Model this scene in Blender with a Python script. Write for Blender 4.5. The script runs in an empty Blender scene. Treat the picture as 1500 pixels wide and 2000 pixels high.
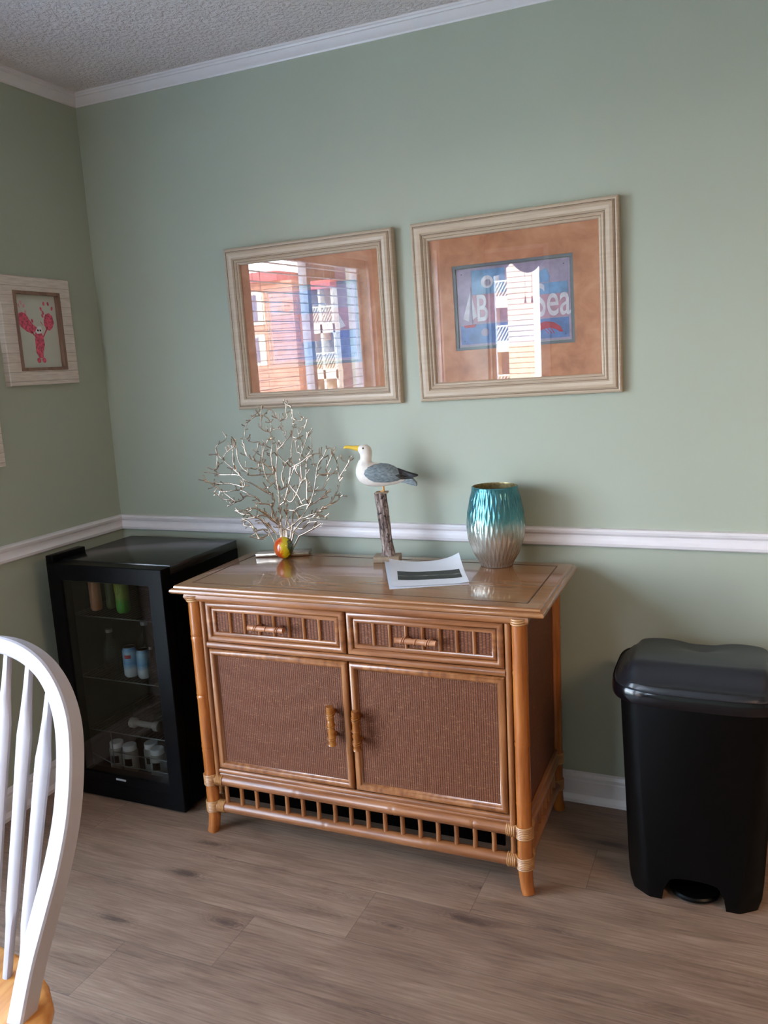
import bpy, bmesh, math, random
from mathutils import Vector, Matrix
random.seed(7)
PI = math.pi
SC = bpy.context.scene
C = SC.collection

# ------------------------------------------------------------------ camera
def make_camera():
    cx, cy, cz, yaw, pitch, roll, f = 2.14056, -2.38969, 1.36919, -0.41758, -0.17732, -0.05418, 1607.825
    fw = Vector((math.sin(yaw)*math.cos(pitch), math.cos(yaw)*math.cos(pitch), math.sin(pitch)))
    r0 = Vector((math.cos(yaw), -math.sin(yaw), 0)); u0 = r0.cross(fw)
    r = r0*math.cos(roll)+u0*math.sin(roll); u = -r0*math.sin(roll)+u0*math.cos(roll)
    cd = bpy.data.cameras.new('camera'); co = bpy.data.objects.new('camera', cd); C.objects.link(co)
    m = Matrix(((r.x, u.x, -fw.x, cx), (r.y, u.y, -fw.y, cy), (r.z, u.z, -fw.z, cz), (0, 0, 0, 1)))
    co.matrix_world = m
    cd.sensor_fit = 'VERTICAL'; cd.sensor_height = 32.0; cd.lens = f/2000*32.0
    cd.clip_start = 0.02; cd.clip_end = 400
    SC.camera = co
make_camera()

# ------------------------------------------------------------------ light
SC.view_settings.view_transform = 'Standard'
SC.view_settings.look = 'None'
SC.view_settings.gamma = 1.0
SC.view_settings.exposure = 0.34
SC.view_settings.use_curve_mapping = False

w = bpy.data.worlds.new('sky'); SC.world = w; w.use_nodes = True
nt = w.node_tree; nt.nodes.clear()
o_ = nt.nodes.new('ShaderNodeOutputWorld'); b_ = nt.nodes.new('ShaderNodeBackground')
t_ = nt.nodes.new('ShaderNodeTexCoord'); s_ = nt.nodes.new('ShaderNodeSeparateXYZ'); r_ = nt.nodes.new('ShaderNodeValToRGB')
nt.links.new(t_.outputs['Generated'], s_.inputs[0]); nt.links.new(s_.outputs['Z'], r_.inputs[0])
nt.links.new(r_.outputs[0], b_.inputs[0]); nt.links.new(b_.outputs[0], o_.inputs[0])
r_.color_ramp.elements[0].position = 0.0; r_.color_ramp.elements[0].color = (0.82, 0.91, 1.0, 1)
r_.color_ramp.elements[1].position = 0.6; r_.color_ramp.elements[1].color = (0.40, 0.66, 1.0, 1)
b_.inputs[1].default_value = 21.0

def lamp(name, kind, loc, energy, color, rot=None, **kw):
    d = bpy.data.lights.new(name, kind); d.energy = energy; d.color = color
    for k, v in kw.items():
        if hasattr(d, k): setattr(d, k, v)
    o = bpy.data.objects.new(name, d); C.objects.link(o); o.location = loc
    if rot: o.rotation_euler = rot
    return o
def aim(o, d):
    o.rotation_euler = Vector(d).to_track_quat('-Z', 'Y').to_euler()
sun = lamp('sun', 'SUN', (6, 6, 12), 10.5, (1.0, 0.90, 0.78), angle=0.009)
aim(sun, (-0.35, -0.75, -0.56))
def portal(name, loc, d, sx, sy):
    o = lamp(name, 'AREA', loc, 1, (1, 1, 1), shape='RECTANGLE', size=sx, size_y=sy)
    o.data.cycles.is_portal = True
    aim(o, d)
    return o
WIN1 = (-2.40, -1.04, 0.12, 1.93)      # y0 y1 z0 z1, in the left wall
WIN2 = (0.02, 0.50, 0.95, 2.12)        # x0 x1 z0 z1, in the front wall
WIN_ADDED = (-3.66, -2.74, 0.05, 2.08)      # y0 y1 z0 z1, unseen window added in the left wall for more frontal light
YF = -5.0; XR = 6.4; CEIL = 2.330
portal('window_portal', (-0.16, (WIN1[0]+WIN1[1])/2, (WIN1[2]+WIN1[3])/2), (1, 0, 0), WIN1[1]-WIN1[0], WIN1[3]-WIN1[2])
portal('small_window_portal', ((WIN2[0]+WIN2[1])/2, YF-0.16, (WIN2[2]+WIN2[3])/2), (0, 1, 0), WIN2[1]-WIN2[0], WIN2[3]-WIN2[2])
portal('added_window_portal', (-0.16, (WIN_ADDED[0]+WIN_ADDED[1])/2, (WIN_ADDED[2]+WIN_ADDED[3])/2), (1, 0, 0), WIN_ADDED[1]-WIN_ADDED[0], WIN_ADDED[3]-WIN_ADDED[2])
# the warm kitchen ceiling light off to the right
kitchen = lamp('kitchen_lamp', 'AREA', (3.75, -1.9, CEIL-0.075), 30, (1.0, 0.66, 0.42), shape='RECTANGLE', size=1.1, size_y=0.3)
aim(kitchen, (0, 0, -1))

# ------------------------------------------------------------------ node materials
def lin(c):
    def f(v):
        v /= 255.0
        return v/12.92 if v <= 0.04045 else ((v+0.055)/1.055)**2.4
    return (f(c[0]), f(c[1]), f(c[2]), 1.0)
class NM:
    def __init__(s, name):
        s.m = bpy.data.materials.new(name); s.m.use_nodes = True
        s.t = s.m.node_tree; s.b = s.t.nodes['Principled BSDF']
    def n(s, typ, **kw):
        nd = s.t.nodes.new('ShaderNode'+typ)
        for k, v in kw.items(): setattr(nd, k, v)
        return nd
    def L(s, a, b): s.t.links.new(a, b)
    def math(s, op, a, b=None, c=None):
        nd = s.n('Math', operation=op)
        for i, v in enumerate((a, b, c)):
            if v is None: continue
            if isinstance(v, (int, float)): nd.inputs[i].default_value = v
            else: s.L(v, nd.inputs[i])
        return nd.outputs[0]
    def coord(s, scale=(1, 1, 1), rot=(0, 0, 0)):
        tc = s.n('TexCoord'); mp = s.n('Mapping'); s.L(tc.outputs['Object'], mp.inputs[0])
        mp.inputs['Scale'].default_value = scale; mp.inputs['Rotation'].default_value = rot
        return mp.outputs[0]
    def noise(s, vec, scale, detail=3, rough=0.5, dist=0):
        nd = s.n('TexNoise'); s.L(vec, nd.inputs['Vector'])
        nd.inputs['Scale'].default_value = scale; nd.inputs['Detail'].default_value = detail
        nd.inputs['Roughness'].default_value = rough; nd.inputs['Distortion'].default_value = dist
        return nd.outputs[0]
    def ramp(s, fac, stops):
        nd = s.n('ValToRGB'); cr = nd.color_ramp
        while len(cr.elements) < len(stops): cr.elements.new(0.5)
        for e, (p, c) in zip(cr.elements, stops):
            e.position = p; e.color = lin(c) if max(c) > 1 else (*c[:3], 1)
        s.L(fac, nd.inputs[0]); return nd.outputs[0]
    def mix(s, fac, a, b, mode='MIX'):
        nd = s.n('Mix', data_type='RGBA', blend_type=mode)
        for i, v in ((0, fac), (6, a), (7, b)):
            if isinstance(v, (int, float)): nd.inputs[i].default_value = v
            elif isinstance(v, tuple): nd.inputs[i].default_value = lin(v) if max(v) > 1 else (*v[:3], 1)
            else: s.L(v, nd.inputs[i])
        return nd.outputs[2]
    def bump(s, h, strength=0.3, dist=0.002):
        nd = s.n('Bump'); nd.inputs['Strength'].default_value = strength; nd.inputs['Distance'].default_value = dist
        s.L(h, nd.inputs['Height']); s.L(nd.outputs[0], s.b.inputs['Normal']); return nd
    def col(s, v):
        if isinstance(v, tuple): s.b.inputs['Base Color'].default_value = lin(v)
        else: s.L(v, s.b.inputs['Base Color'])
    def set(s, **kw):
        for k, v in kw.items(): s.b.inputs[k.replace('_', ' ')].default_value = v
def simple(name, c, rough=0.5, var=0.06, scale=20, metal=0.0, bump=0.0, coat=0.0):
    k = NM(name); v = k.coord(); nz = k.noise(v, scale, 3)
    d = tuple(max(0, x*(1-var)) for x in c); u = tuple(min(255, x*(1+var)) for x in c)
    k.col(k.ramp(nz, [(0.3, d), (0.7, u)])); k.set(Roughness=rough, Metallic=metal, Coat_Weight=coat)
    k.set(Coat_Roughness=0.08)
    if bump: k.bump(nz, bump, 0.001)
    return k.m

M = {}
def wall_mat():
    k = NM('sage_green_paint'); v = k.coord()
    k.col(k.ramp(k.noise(v, 1.3, 2), [(0.3, (171, 176, 159)), (0.7, (174, 179, 162))]))
    k.set(Roughness=0.5); k.bump(k.noise(v, 180, 3), 0.10, 0.0006); return k.m
M['wall'] = wall_mat()
def ceil_mat():
    k = NM('textured_ceiling'); v = k.coord()
    k.col((240, 230, 228)); k.set(Roughness=0.8)
    h = k.ramp(k.noise(v, 75, 4, 0.6), [(0.40, (0, 0, 0)), (0.62, (1, 1, 1))])
    k.bump(h, 0.9, 0.006); return k.m
M['ceil'] = ceil_mat()
M['trim'] = simple('white_trim_paint', (232, 226, 228), 0.28, 0.01)
def floor_mat():
    k = NM('vinyl_planks'); tc = k.n('TexCoord'); sp = k.n('SeparateXYZ'); k.L(tc.outputs['Object'], sp.inputs[0])
    W, Ln = 0.190, 1.22
    rowf = k.math('DIVIDE', k.math('ADD', sp.outputs[1], 0.625+190*0.01), W)
    row = k.math('FLOOR', rowf); fr = k.math('FRACT', rowf)
    wn = k.n('TexWhiteNoise', noise_dimensions='1D'); k.L(k.math('ADD', row, 3.3), wn.inputs['W'])
    xs = k.math('ADD', k.math('DIVIDE', sp.outputs[0], Ln), k.math('ADD', 0.164, k.math('MULTIPLY', k.math('SUBTRACT', row, 8.0), 0.79)))
    colm = k.math('FLOOR', xs); fx = k.math('FRACT', xs)
    cv = k.n('CombineXYZ'); k.L(row, cv.inputs[0]); k.L(colm, cv.inputs[1])
    wn2 = k.n('TexWhiteNoise', noise_dimensions='2D'); k.L(cv.outputs[0], wn2.inputs['Vector'])
    pid = wn2.outputs[0]
    # grain coordinates: stretched along x and shifted for every plank
    gv = k.n('CombineXYZ'); k.L(k.math('MULTIPLY', sp.outputs[0], 1.0), gv.inputs[0])
    k.L(k.math('MULTIPLY', sp.outputs[1], 6.0), gv.inputs[1]); k.L(k.math('MULTIPLY', pid, 37.0), gv.inputs[2])
    g1 = k.noise(gv.outputs[0], 2.9, 7, 0.64, 0.9)
    gv2 = k.n('CombineXYZ'); k.L(sp.outputs[0], gv2.inputs[0])
    k.L(k.math('MULTIPLY', sp.outputs[1], 22.0), gv2.inputs[1]); k.L(k.math('MULTIPLY', pid, 11.0), gv2.inputs[2])
    g2 = k.noise(gv2.outputs[0], 9.0, 4, 0.6)
    base = k.ramp(g1, [(0.30, (96, 66, 48)), (0.5, (138, 104, 80)), (0.70, (168, 134, 108))])
    base = k.mix(k.math('MULTIPLY', k.math('SUBTRACT', pid, 0.3), 0.45), base, (158, 130, 108))
    base = k.mix(k.math('MULTIPLY', k.math('LESS_THAN', pid, 0.35), 0.30), base, (104, 78, 62))
    base = k.mix(0.36, base, k.ramp(g2, [(0.3, (92, 70, 60)), (0.7, (172, 148, 130))]))
    # cathedral figure: rings stretched along the plank
    kv = k.n('CombineXYZ'); k.L(k.math('MULTIPLY', sp.outputs[0], 1.0), kv.inputs[0])
    k.L(k.math('MULTIPLY', sp.outputs[1], 3.2), kv.inputs[1]); k.L(k.math('MULTIPLY', pid, 5.0), kv.inputs[2])
    vo = k.n('TexVoronoi'); vo.inputs['Scale'].default_value = 3.1; k.L(kv.outputs[0], vo.inputs['Vector'])
    dk = k.math('ADD', vo.outputs['Distance'], k.math('MULTIPLY', k.math('SUBTRACT', g1, 0.5), 0.55))
    wv = k.math('SINE', k.math('MULTIPLY', dk, 120.0))
    near = k.ramp(dk, [(0.06, (1, 1, 1)), (0.34, (0, 0, 0))])
    fig = k.math('MULTIPLY', k.math('MULTIPLY', k.math('ADD', wv, 1.0), 0.30), near)
    base = k.mix(fig, base, (96, 74, 62))
    knot = k.ramp(dk, [(0.02, (1, 1, 1)), (0.15, (0, 0, 0))])
    base = k.mix(k.math('MULTIPLY', knot, 0.72), base, (78, 60, 52))
    # joints
    e1 = k.math('MINIMUM', fr, k.math('SUBTRACT', 1.0, fr)); e1 = k.math('MULTIPLY', e1, W)
    e2 = k.math('MINIMUM', fx, k.math('SUBTRACT', 1.0, fx)); e2 = k.math('MULTIPLY', e2, Ln)
    e = k.math('MINIMUM', e1, e2)
    gap = k.math('LESS_THAN', e, 0.0011)
    base = k.mix(k.math('MULTIPLY', gap, 0.5), base, (84, 68, 60))
    k.col(base); k.set(Roughness=0.42)
    k.bump(k.math('SUBTRACT', g2, k.math('MULTIPLY', gap, 0.8)), 0.12, 0.0015)
    return k.m
M['floor'] = floor_mat()

def cane_mat(name, lo, mid, hi, rough=0.32, ax=2):
    k = NM(name); sc = [60, 60, 60]; sc[ax] = 5
    v = k.coord(tuple(sc)); n1 = k.noise(v, 1.0, 4); n2 = k.noise(k.coord(), 7, 3)
    a = k.ramp(n1, [(0.3, lo), (0.5, mid), (0.72, hi)])
    k.col(k.mix(k.math('MULTIPLY', n2, 0.5), a, lo)); k.set(Roughness=rough, Coat_Weight=0.35, Coat_Roughness=0.12)
    k.bump(n1, 0.12, 0.0008); return k.m
M['cane'] = cane_mat('rattan_cane_vertical', (112, 64, 32), (150, 92, 50), (176, 118, 72), ax=2)
M['cane_x'] = cane_mat('rattan_cane_horizontal', (114, 66, 36), (150, 92, 52), (178, 120, 76), ax=0)
M['cane_y'] = cane_mat('rattan_cane_deep', (112, 64, 32), (150, 92, 50), (176, 118, 72), ax=1)
M['pole'] = cane_mat('orange_bamboo', (138, 74, 28), (170, 96, 40), (192, 122, 58), 0.25, ax=2)
M['knob'] = cane_mat('amber_handle_cane', (104, 54, 14), (150, 86, 28), (184, 120, 52), 0.3, ax=2)
M['pull'] = cane_mat('pinkish_pull_cane', (140, 86, 54), (176, 116, 78), (200, 146, 106), 0.4, ax=0)
M['wrap'] = cane_mat('rattan_binding', (146, 94, 50), (178, 124, 72), (200, 154, 100), 0.5, ax=0)
def weave_mat(name, rx=0.0062, rz=0.0030, plane='xz'):
    k = NM(name); tc = k.n('TexCoord'); sp = k.n('SeparateXYZ'); k.L(tc.outputs['Object'], sp.inputs[0])
    a = sp.outputs[0] if plane == 'xz' else sp.outputs[1]
    # fine strands woven through upright ribs, each rib half a strand out of step with the next
    wob = k.noise(k.coord((1, 1, 1)), 14, 2)
    z = k.math('ADD', sp.outputs[2], k.math('MULTIPLY', wob, 0.006))
    colf = k.math('DIVIDE', k.math('ADD', a, 3.0), rx); cid = k.math('FLOOR', colf)
    rowf = k.math('ADD', k.math('DIVIDE', z, rz), k.math('MULTIPLY', k.math('MODULO', cid, 2.0), 0.5)); row = k.math('FLOOR', rowf)
    rib = k.math('POWER', k.math('ABSOLUTE', k.math('SINE', k.math('MULTIPLY', colf, PI))), 0.6)
    h = k.math('MULTIPLY', rib, k.math('ADD', 0.35, k.math('MULTIPLY', k.math('ABSOLUTE', k.math('SINE', k.math('MULTIPLY', rowf, PI))), 0.65)))
    cv = k.n('CombineXYZ'); k.L(k.math('MULTIPLY', row, 1.7), cv.inputs[0]); k.L(k.math('MULTIPLY', a, 38.0), cv.inputs[1])
    fl = k.noise(cv.outputs[0], 1.0, 2, 0.6)
    big = k.noise(k.coord((3, 3, 22)), 1.5, 3)
    c = k.ramp(h, [(0.0, (34, 15, 8)), (0.45, (92, 48, 26)), (1.0, (136, 80, 48))])
    c = k.mix(k.math('MULTIPLY', k.math('MULTIPLY', k.ramp(fl, [(0.56, (0, 0, 0)), (0.76, (1, 1, 1))]), h), 0.6), c, (186, 132, 94))
    c = k.mix(k.math('MULTIPLY', big, 0.5), c, (92, 50, 28))
    k.col(c); k.set(Roughness=0.55); k.set(**{'Specular_IOR_Level': 0.3}); k.bump(h, 0.7, 0.0012); return k.m
M['weave'] = weave_mat('woven_cane_front'); M['weave_y'] = weave_mat('woven_cane_side', plane='yz')
M['weave_big'] = weave_mat('coarse_woven_cane', 0.0095, 0.0042)
def top_mat():
    k = NM('lacquered_top'); v = k.coord((2, 30, 30)); n = k.noise(v, 1.5, 4)
    k.col(k.ramp(n, [(0.3, (140, 90, 50)), (0.7, (160, 106, 62))])); k.set(Roughness=0.25, Coat_Weight=0.7, Coat_Roughness=0.035, Coat_IOR=1.5)
    return k.m
M['top'] = top_mat()
M['groove'] = simple('dark_groove', (70, 42, 24), 0.5)
M['black'] = simple('gloss_black_enamel', (4, 4, 5), 0.35, 0.02)
M['black'].node_tree.nodes['Principled BSDF'].inputs['Specular IOR Level'].default_value = 0.1
M['black_top'] = simple('black_lid_wall_sheen', (26, 28, 28), 0.2, 0.02)  # base greyed to stand in for the wall's broad reflection
M['black_in'] = simple('dark_liner', (52, 52, 48), 0.5, 0.04)
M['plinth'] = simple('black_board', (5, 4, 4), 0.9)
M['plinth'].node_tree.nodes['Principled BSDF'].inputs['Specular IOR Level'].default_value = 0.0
M['bin'] = simple('black_bin_plastic', (4, 4, 4), 0.36, 0.04, 6)
M['bin'].node_tree.nodes['Principled BSDF'].inputs['Specular IOR Level'].default_value = 0.15
M['lid'] = simple('grey_black_lid_plastic', (30, 31, 36), 0.36, 0.04, 30)
M['wire'] = simple('grey_wire', (120, 122, 120), 0.35, 0.02, metal=0.7)
M['silver'] = simple('champagne_silver_metal', (206, 192, 178), 0.22, 0.10, 60, metal=1.0, bump=0.4)
M['white'] = simple('white_paint', (235, 232, 234), 0.4, 0.02)
M['chair'] = simple('white_chair_paint', (184, 176, 180), 0.33, 0.02)
M['paper'] = simple('white_paper', (236, 235, 240), 0.7, 0.01)
M['yellow'] = simple('yellow_beak_paint', (232, 190, 60), 0.45, 0.05)
M['eye'] = simple('black_eye', (12, 10, 10), 0.15)
M['orange_leg'] = simple('orange_leg_paint', (226, 166, 96), 0.5)
M['blind'] = simple('white_blind_slat', (225, 225, 228), 0.4, 0.01)
def glass_mat(name, ior=1.55, tint=(1, 1, 1), rough=0.0):
    k = NM(name); t = k.t; t.nodes.remove(k.b)
    out = [n for n in t.nodes if n.type == 'OUTPUT_MATERIAL'][0]
    tr = k.n('BsdfTransparent'); tr.inputs[0].default_value = (*tint, 1)
    gl = k.n('BsdfGlossy'); gl.inputs['Roughness'].default_value = rough
    # Schlick reflectance of a thin pane, alike from both sides
    ge = k.n('NewGeometry'); dp = k.n('VectorMath', operation='DOT_PRODUCT'); k.L(ge.outputs['Incoming'], dp.inputs[0]); k.L(ge.outputs['Normal'], dp.inputs[1])
    f0 = ((ior-1)/(ior+1))**2; q = k.math('POWER', k.math('SUBTRACT', 1.0, k.math('ABSOLUTE', dp.outputs['Value'])), 5.0)
    mx = k.n('MixShader'); k.L(k.math('ADD', k.math('MULTIPLY', q, 1-f0), f0), mx.inputs[0]); k.L(tr.outputs[0], mx.inputs[1]); k.L(gl.outputs[0], mx.inputs[2])
    k.L(mx.outputs[0], out.inputs[0]); return k.m
M['pic_glass'] = glass_mat('picture_glass', 1.72)
M['win_glass'] = glass_mat('window_glass', 1.3)
M['door_glass'] = glass_mat('smoked_door_glass', 1.5, (0.72, 0.73, 0.71))
M['clear'] = glass_mat('clear_bottle_glass', 1.45, (0.86, 0.9, 0.88))

# ------------------------------------------------------------------ mesh helpers
def obj(name, bm, mat=None, parent=None, smooth=True, angle=35):
    bmesh.ops.recalc_face_normals(bm, faces=bm.faces)
    me = bpy.data.meshes.new(name); bm.to_mesh(me); bm.free()
    mats = mat if isinstance(mat, list) else [mat]
    for m_ in mats:
        if m_: me.materials.append(M[m_] if isinstance(m_, str) else m_)
    if smooth:
        for p in me.polygons: p.use_smooth = True
        me.set_sharp_from_angle(angle=math.radians(angle))
    o = bpy.data.objects.new(name, me); C.objects.link(o)
    if parent: o.parent = parent
    return o
def thing(name, label, cat, loc=(0, 0, 0), rz=0.0, group=None):
    o = bpy.data.objects.new(name, None); C.objects.link(o); o.location = loc; o.rotation_euler = (0, 0, rz)
    o.empty_display_size = 0.05
    o['label'] = label; o['category'] = cat
    if group: o['group'] = group
    return o
def tag(o, label, cat, group=None):
    o['label'] = label; o['category'] = cat
    if group: o['group'] = group
    return o
def struct(name, bm, mat, label=None, **kw):
    o = obj(name, bm, mat, **kw); o['kind'] = 'structure'
    if label: o['label'] = label; o['category'] = name.split('_')[0]
    return o
def B(): return bmesh.new()
def box(bm, x0, x1, y0, y1, z0, z1, bev=0.0, seg=2, mi=0):
    r = bmesh.ops.create_cube(bm, size=1.0); vs = r['verts']
    for v in vs:
        v.co = Vector(((x0+x1)/2+v.co.x*(x1-x0), (y0+y1)/2+v.co.y*(y1-y0), (z0+z1)/2+v.co.z*(z1-z0)))
    fs = list({f for v in vs for f in v.link_faces})
    for f in fs: f.material_index = mi
    if bev > 0:
        es = list({e for v in vs for e in v.link_edges})
        bmesh.ops.bevel(bm, geom=es, offset=bev, segments=seg, profile=0.5, affect='EDGES')
    return bm
def tube(bm, pts, rad, n=10, cap=True, closed=False):
    P = [Vector(p) for p in pts]; k = len(P)
    R = rad if isinstance(rad, (list, tuple)) else [rad]*k
    rings = []; prev = None
    for i in range(k):
        if closed: t = P[(i+1) % k]-P[i-1]
        else: t = P[min(i+1, k-1)]-P[max(i-1, 0)]
        t.normalize()
        if prev is None:
            a = Vector((0, 0, 1)) if abs(t.z) < 0.9 else Vector((1, 0, 0))
            s = t.cross(a).normalized()
        else:
            s = (prev-t*prev.dot(t)); s = s.normalized() if s.length > 1e-6 else t.orthogonal().normalized()
        prev = s; q = t.cross(s)
        rings.append([bm.verts.new(P[i]+(s*math.cos(2*PI*j/n)+q*math.sin(2*PI*j/n))*R[i]) for j in range(n)])
    for i in range(k if closed else k-1):
        a, b = rings[i], rings[(i+1) % k]
        for j in range(n): bm.faces.new((a[j], a[(j+1) % n], b[(j+1) % n], b[j]))
    if cap and not closed:
        bm.faces.new(rings[0][::-1]); bm.faces.new(rings[-1])
    return bm
def lathe(bm, prof, c=(0, 0, 0), n=40, cap=(True, True), mi=0):
    rings = []
    for r, z in prof:
        rings.append([bm.verts.new((c[0]+r*math.cos(2*PI*j/n), c[1]+r*math.sin(2*PI*j/n), c[2]+z)) for j in range(n)])
    for a, b in zip(rings, rings[1:]):
        for j in range(n):
            f = bm.faces.new((a[j], a[(j+1) % n], b[(j+1) % n], b[j])); f.material_index = mi
    if cap[0]: bm.faces.new(rings[0][::-1]).material_index = mi
    if cap[1]: bm.faces.new(rings[-1]).material_index = mi
    return bm
def ring_profile(bm, u0, u1, v0, v1, prof, fn, mi=0):
    """mitred moulding: prof is [(inset, height)], fn(u, v, h) -> point"""
    loops = []
    for d, h in prof:
        loops.append([bm.verts.new(fn(u, v, h)) for u, v in ((u0+d, v0+d), (u1-d, v0+d), (u1-d, v1-d), (u0+d, v1-d))])
    for a, b in zip(loops, loops[1:]):
        for j in range(4):
            bm.faces.new((a[j], a[(j+1) % 4], b[(j+1) % 4], b[j])).material_index = mi
    return bm
def half_round(w, h, n=6, d0=0.0, h0=0.0):
    return [(d0+w/2-w/2*math.cos(PI*i/n), h0+h*math.sin(PI*i/n)) for i in range(n+1)]
def poly(bm, pts, fn, h0, h1, mi=0):
    """prism of a 2-D outline between two heights"""
    a = [bm.verts.new(fn(u, v, h0)) for u, v in pts]; b = [bm.verts.new(fn(u, v, h1)) for u, v in pts]
    n = len(pts)
    bm.faces.new(a[::-1]).material_index = mi; bm.faces.new(b).material_index = mi
    for j in range(n): bm.faces.new((a[j], a[(j+1) % n], b[(j+1) % n], b[j])).material_index = mi
    return bm
def extrude_profile(bm, prof, p0, p1, out, up, mi=0):
    """moulding of section prof [(out, up)] run from p0 to p1"""
    o = Vector(out); u = Vector(up); rings = []
    for p in (Vector(p0), Vector(p1)):
        rings.append([bm.verts.new(p+o*a+u*b) for a, b in prof])
    n = len(prof)
    for j in range(n): bm.faces.new((rings[0][j], rings[0][(j+1) % n], rings[1][(j+1) % n], rings[1][j]))
    bm.faces.new(rings[0][::-1]); bm.faces.new(rings[1])
    return bm
def loft(bm, secs, cap=True):
    rings = [[bm.verts.new(p) for p in s] for s in secs]; n = len(rings[0])
    for a, b in zip(rings, rings[1:]):
        for j in range(n): bm.faces.new((a[j], a[(j+1) % n], b[(j+1) % n], b[j]))
    if cap: bm.faces.new(rings[0][::-1]); bm.faces.new(rings[-1])
    return bm
def bake(o):
    """replace the mesh by its evaluated self and drop the modifiers"""
    dg = bpy.context.evaluated_depsgraph_get(); dg.update()
    me = bpy.data.meshes.new_from_object(o.evaluated_get(dg)); o.modifiers.clear(); o.data = me
    for p in me.polygons: p.use_smooth = True
    return o
def cut(o, cutter_bm):
    bmesh.ops.recalc_face_normals(cutter_bm, faces=cutter_bm.faces)
    me = bpy.data.meshes.new('cutter'); cutter_bm.to_mesh(me); cutter_bm.free()
    c = bpy.data.objects.new('cutter', me); C.objects.link(c); c.parent = o.parent
    bpy.context.view_layer.update()
    m_ = o.modifiers.new('cut', 'BOOLEAN'); m_.operation = 'DIFFERENCE'; m_.object = c; m_.solver = 'EXACT'
    bake(o); bpy.data.objects.remove(c); o.data.set_sharp_from_angle(angle=math.radians(35))
    return o

# ------------------------------------------------------------------ the room
T = 0.14
bm = B(); box(bm, -T, XR+T, YF-T, T, -0.12, 0.0); struct('floor', bm, 'floor', smooth=False)
bm = B(); box(bm, -T, XR+T, YF-T, T, CEIL, CEIL+0.12); struct('ceiling', bm, 'ceil', smooth=False)
bm = B(); box(bm, 0, XR+T, 0, T, 0, CEIL); struct('wall_back', bm, 'wall', smooth=False)
def holed(bm, a0, a1, z0, z1, holes, put):
    """wall strip a0..a1 with rectangular holes (a, b, z, Z)"""
    xs = a0
    for h in sorted(holes):
        put(bm, xs, h[0], z0, z1)
        put(bm, h[0], h[1], z0, h[2]); put(bm, h[0], h[1], h[3], z1)
        xs = h[1]
    put(bm, xs, a1, z0, z1)
    return bm
bm = B(); holed(bm, YF-T, T, 0, CEIL, [WIN_ADDED, WIN1], lambda b, a, c, z, Z: box(b, -T, 0, a, c, z, Z) if Z-z > 1e-4 and c-a > 1e-4 else None)
struct('wall_left', bm, 'wall', smooth=False)
bm = B(); holed(bm, 0, XR+T, 0, CEIL, [WIN2], lambda b, a, c, z, Z: box(b, a, c, YF-T, YF, z, Z) if Z-z > 1e-4 and c-a > 1e-4 else None)
struct('wall_front', bm, 'wall', smooth=False)
bm = B(); box(bm, XR, XR+T, YF, 0, 0, CEIL); struct('wall_right', bm, 'wall', smooth=False)

RAIL = [(0, 0), (0.010, 0.0), (0.016, 0.004), (0.018, 0.012), (0.012, 0.019), (0.010, 0.026), (0.011, 0.034), (0.018, 0.041), (0.020, 0.048), (0.015, 0.0535), (0.006, 0.055), (0, 0.055)]
CROWN = [(0, -0.036), (0.004, -0.036), (0.006, -0.032), (0.013, -0.027), (0.021, -0.019), (0.026, -0.013), (0.031, -0.012), (0.033, -0.007), (0.037, -0.005), (0.038, 0), (0, 0)]
BASE = [(0, 0), (0.018, 0), (0.019, 0.012), (0.014, 0.022), (0.012, 0.026), (0.012, 0.070), (0.010, 0.074), (0.011, 0.084), (0.007, 0.094), (0, 0.0977)]
ZR = 0.814
def run(name, prof, z, side):
    bm = B()
    if side == 'back': extrude_profile(bm, prof, (0.0, 0, z), (XR, 0, z), (0, -1, 0), (0, 0, 1))
    elif side == 'left': extrude_profile(bm, prof, (0, 0, z), (0, YF, z), (1, 0, 0), (0, 0, 1))
    elif side == 'left_a': extrude_profile(bm, prof, (0, 0, z), (0, WIN1[1]+0.07, z), (1, 0, 0), (0, 0, 1))
    elif side == 'left_b': extrude_profile(bm, prof, (0, WIN1[0]-0.07, z), (0, WIN_ADDED[1]+0.07, z), (1, 0, 0), (0, 0, 1))
    elif side == 'left_c': extrude_profile(bm, prof, (0, WIN_ADDED[0]-0.07, z), (0, YF, z), (1, 0, 0), (0, 0, 1))
    elif side == 'right': extrude_profile(bm, prof, (XR, 0, z), (XR, YF, z), (-1, 0, 0), (0, 0, 1))
    struct(name, bm, 'trim', angle=25)
run('trim_1', CROWN, CEIL, 'back'); run('trim_2', CROWN, CEIL, 'left')
run('trim_3', RAIL, ZR, 'back'); run('trim_4', RAIL, ZR, 'left_a'); run('trim_5', RAIL, ZR, 'left_b')
run('trim_6', RAIL, ZR, 'left_c'); run('baseboard_back', BASE, 0, 'back'); run('baseboard_left', BASE, 0, 'left_a'); run('baseboard_right', BASE, 0, 'right')

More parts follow.
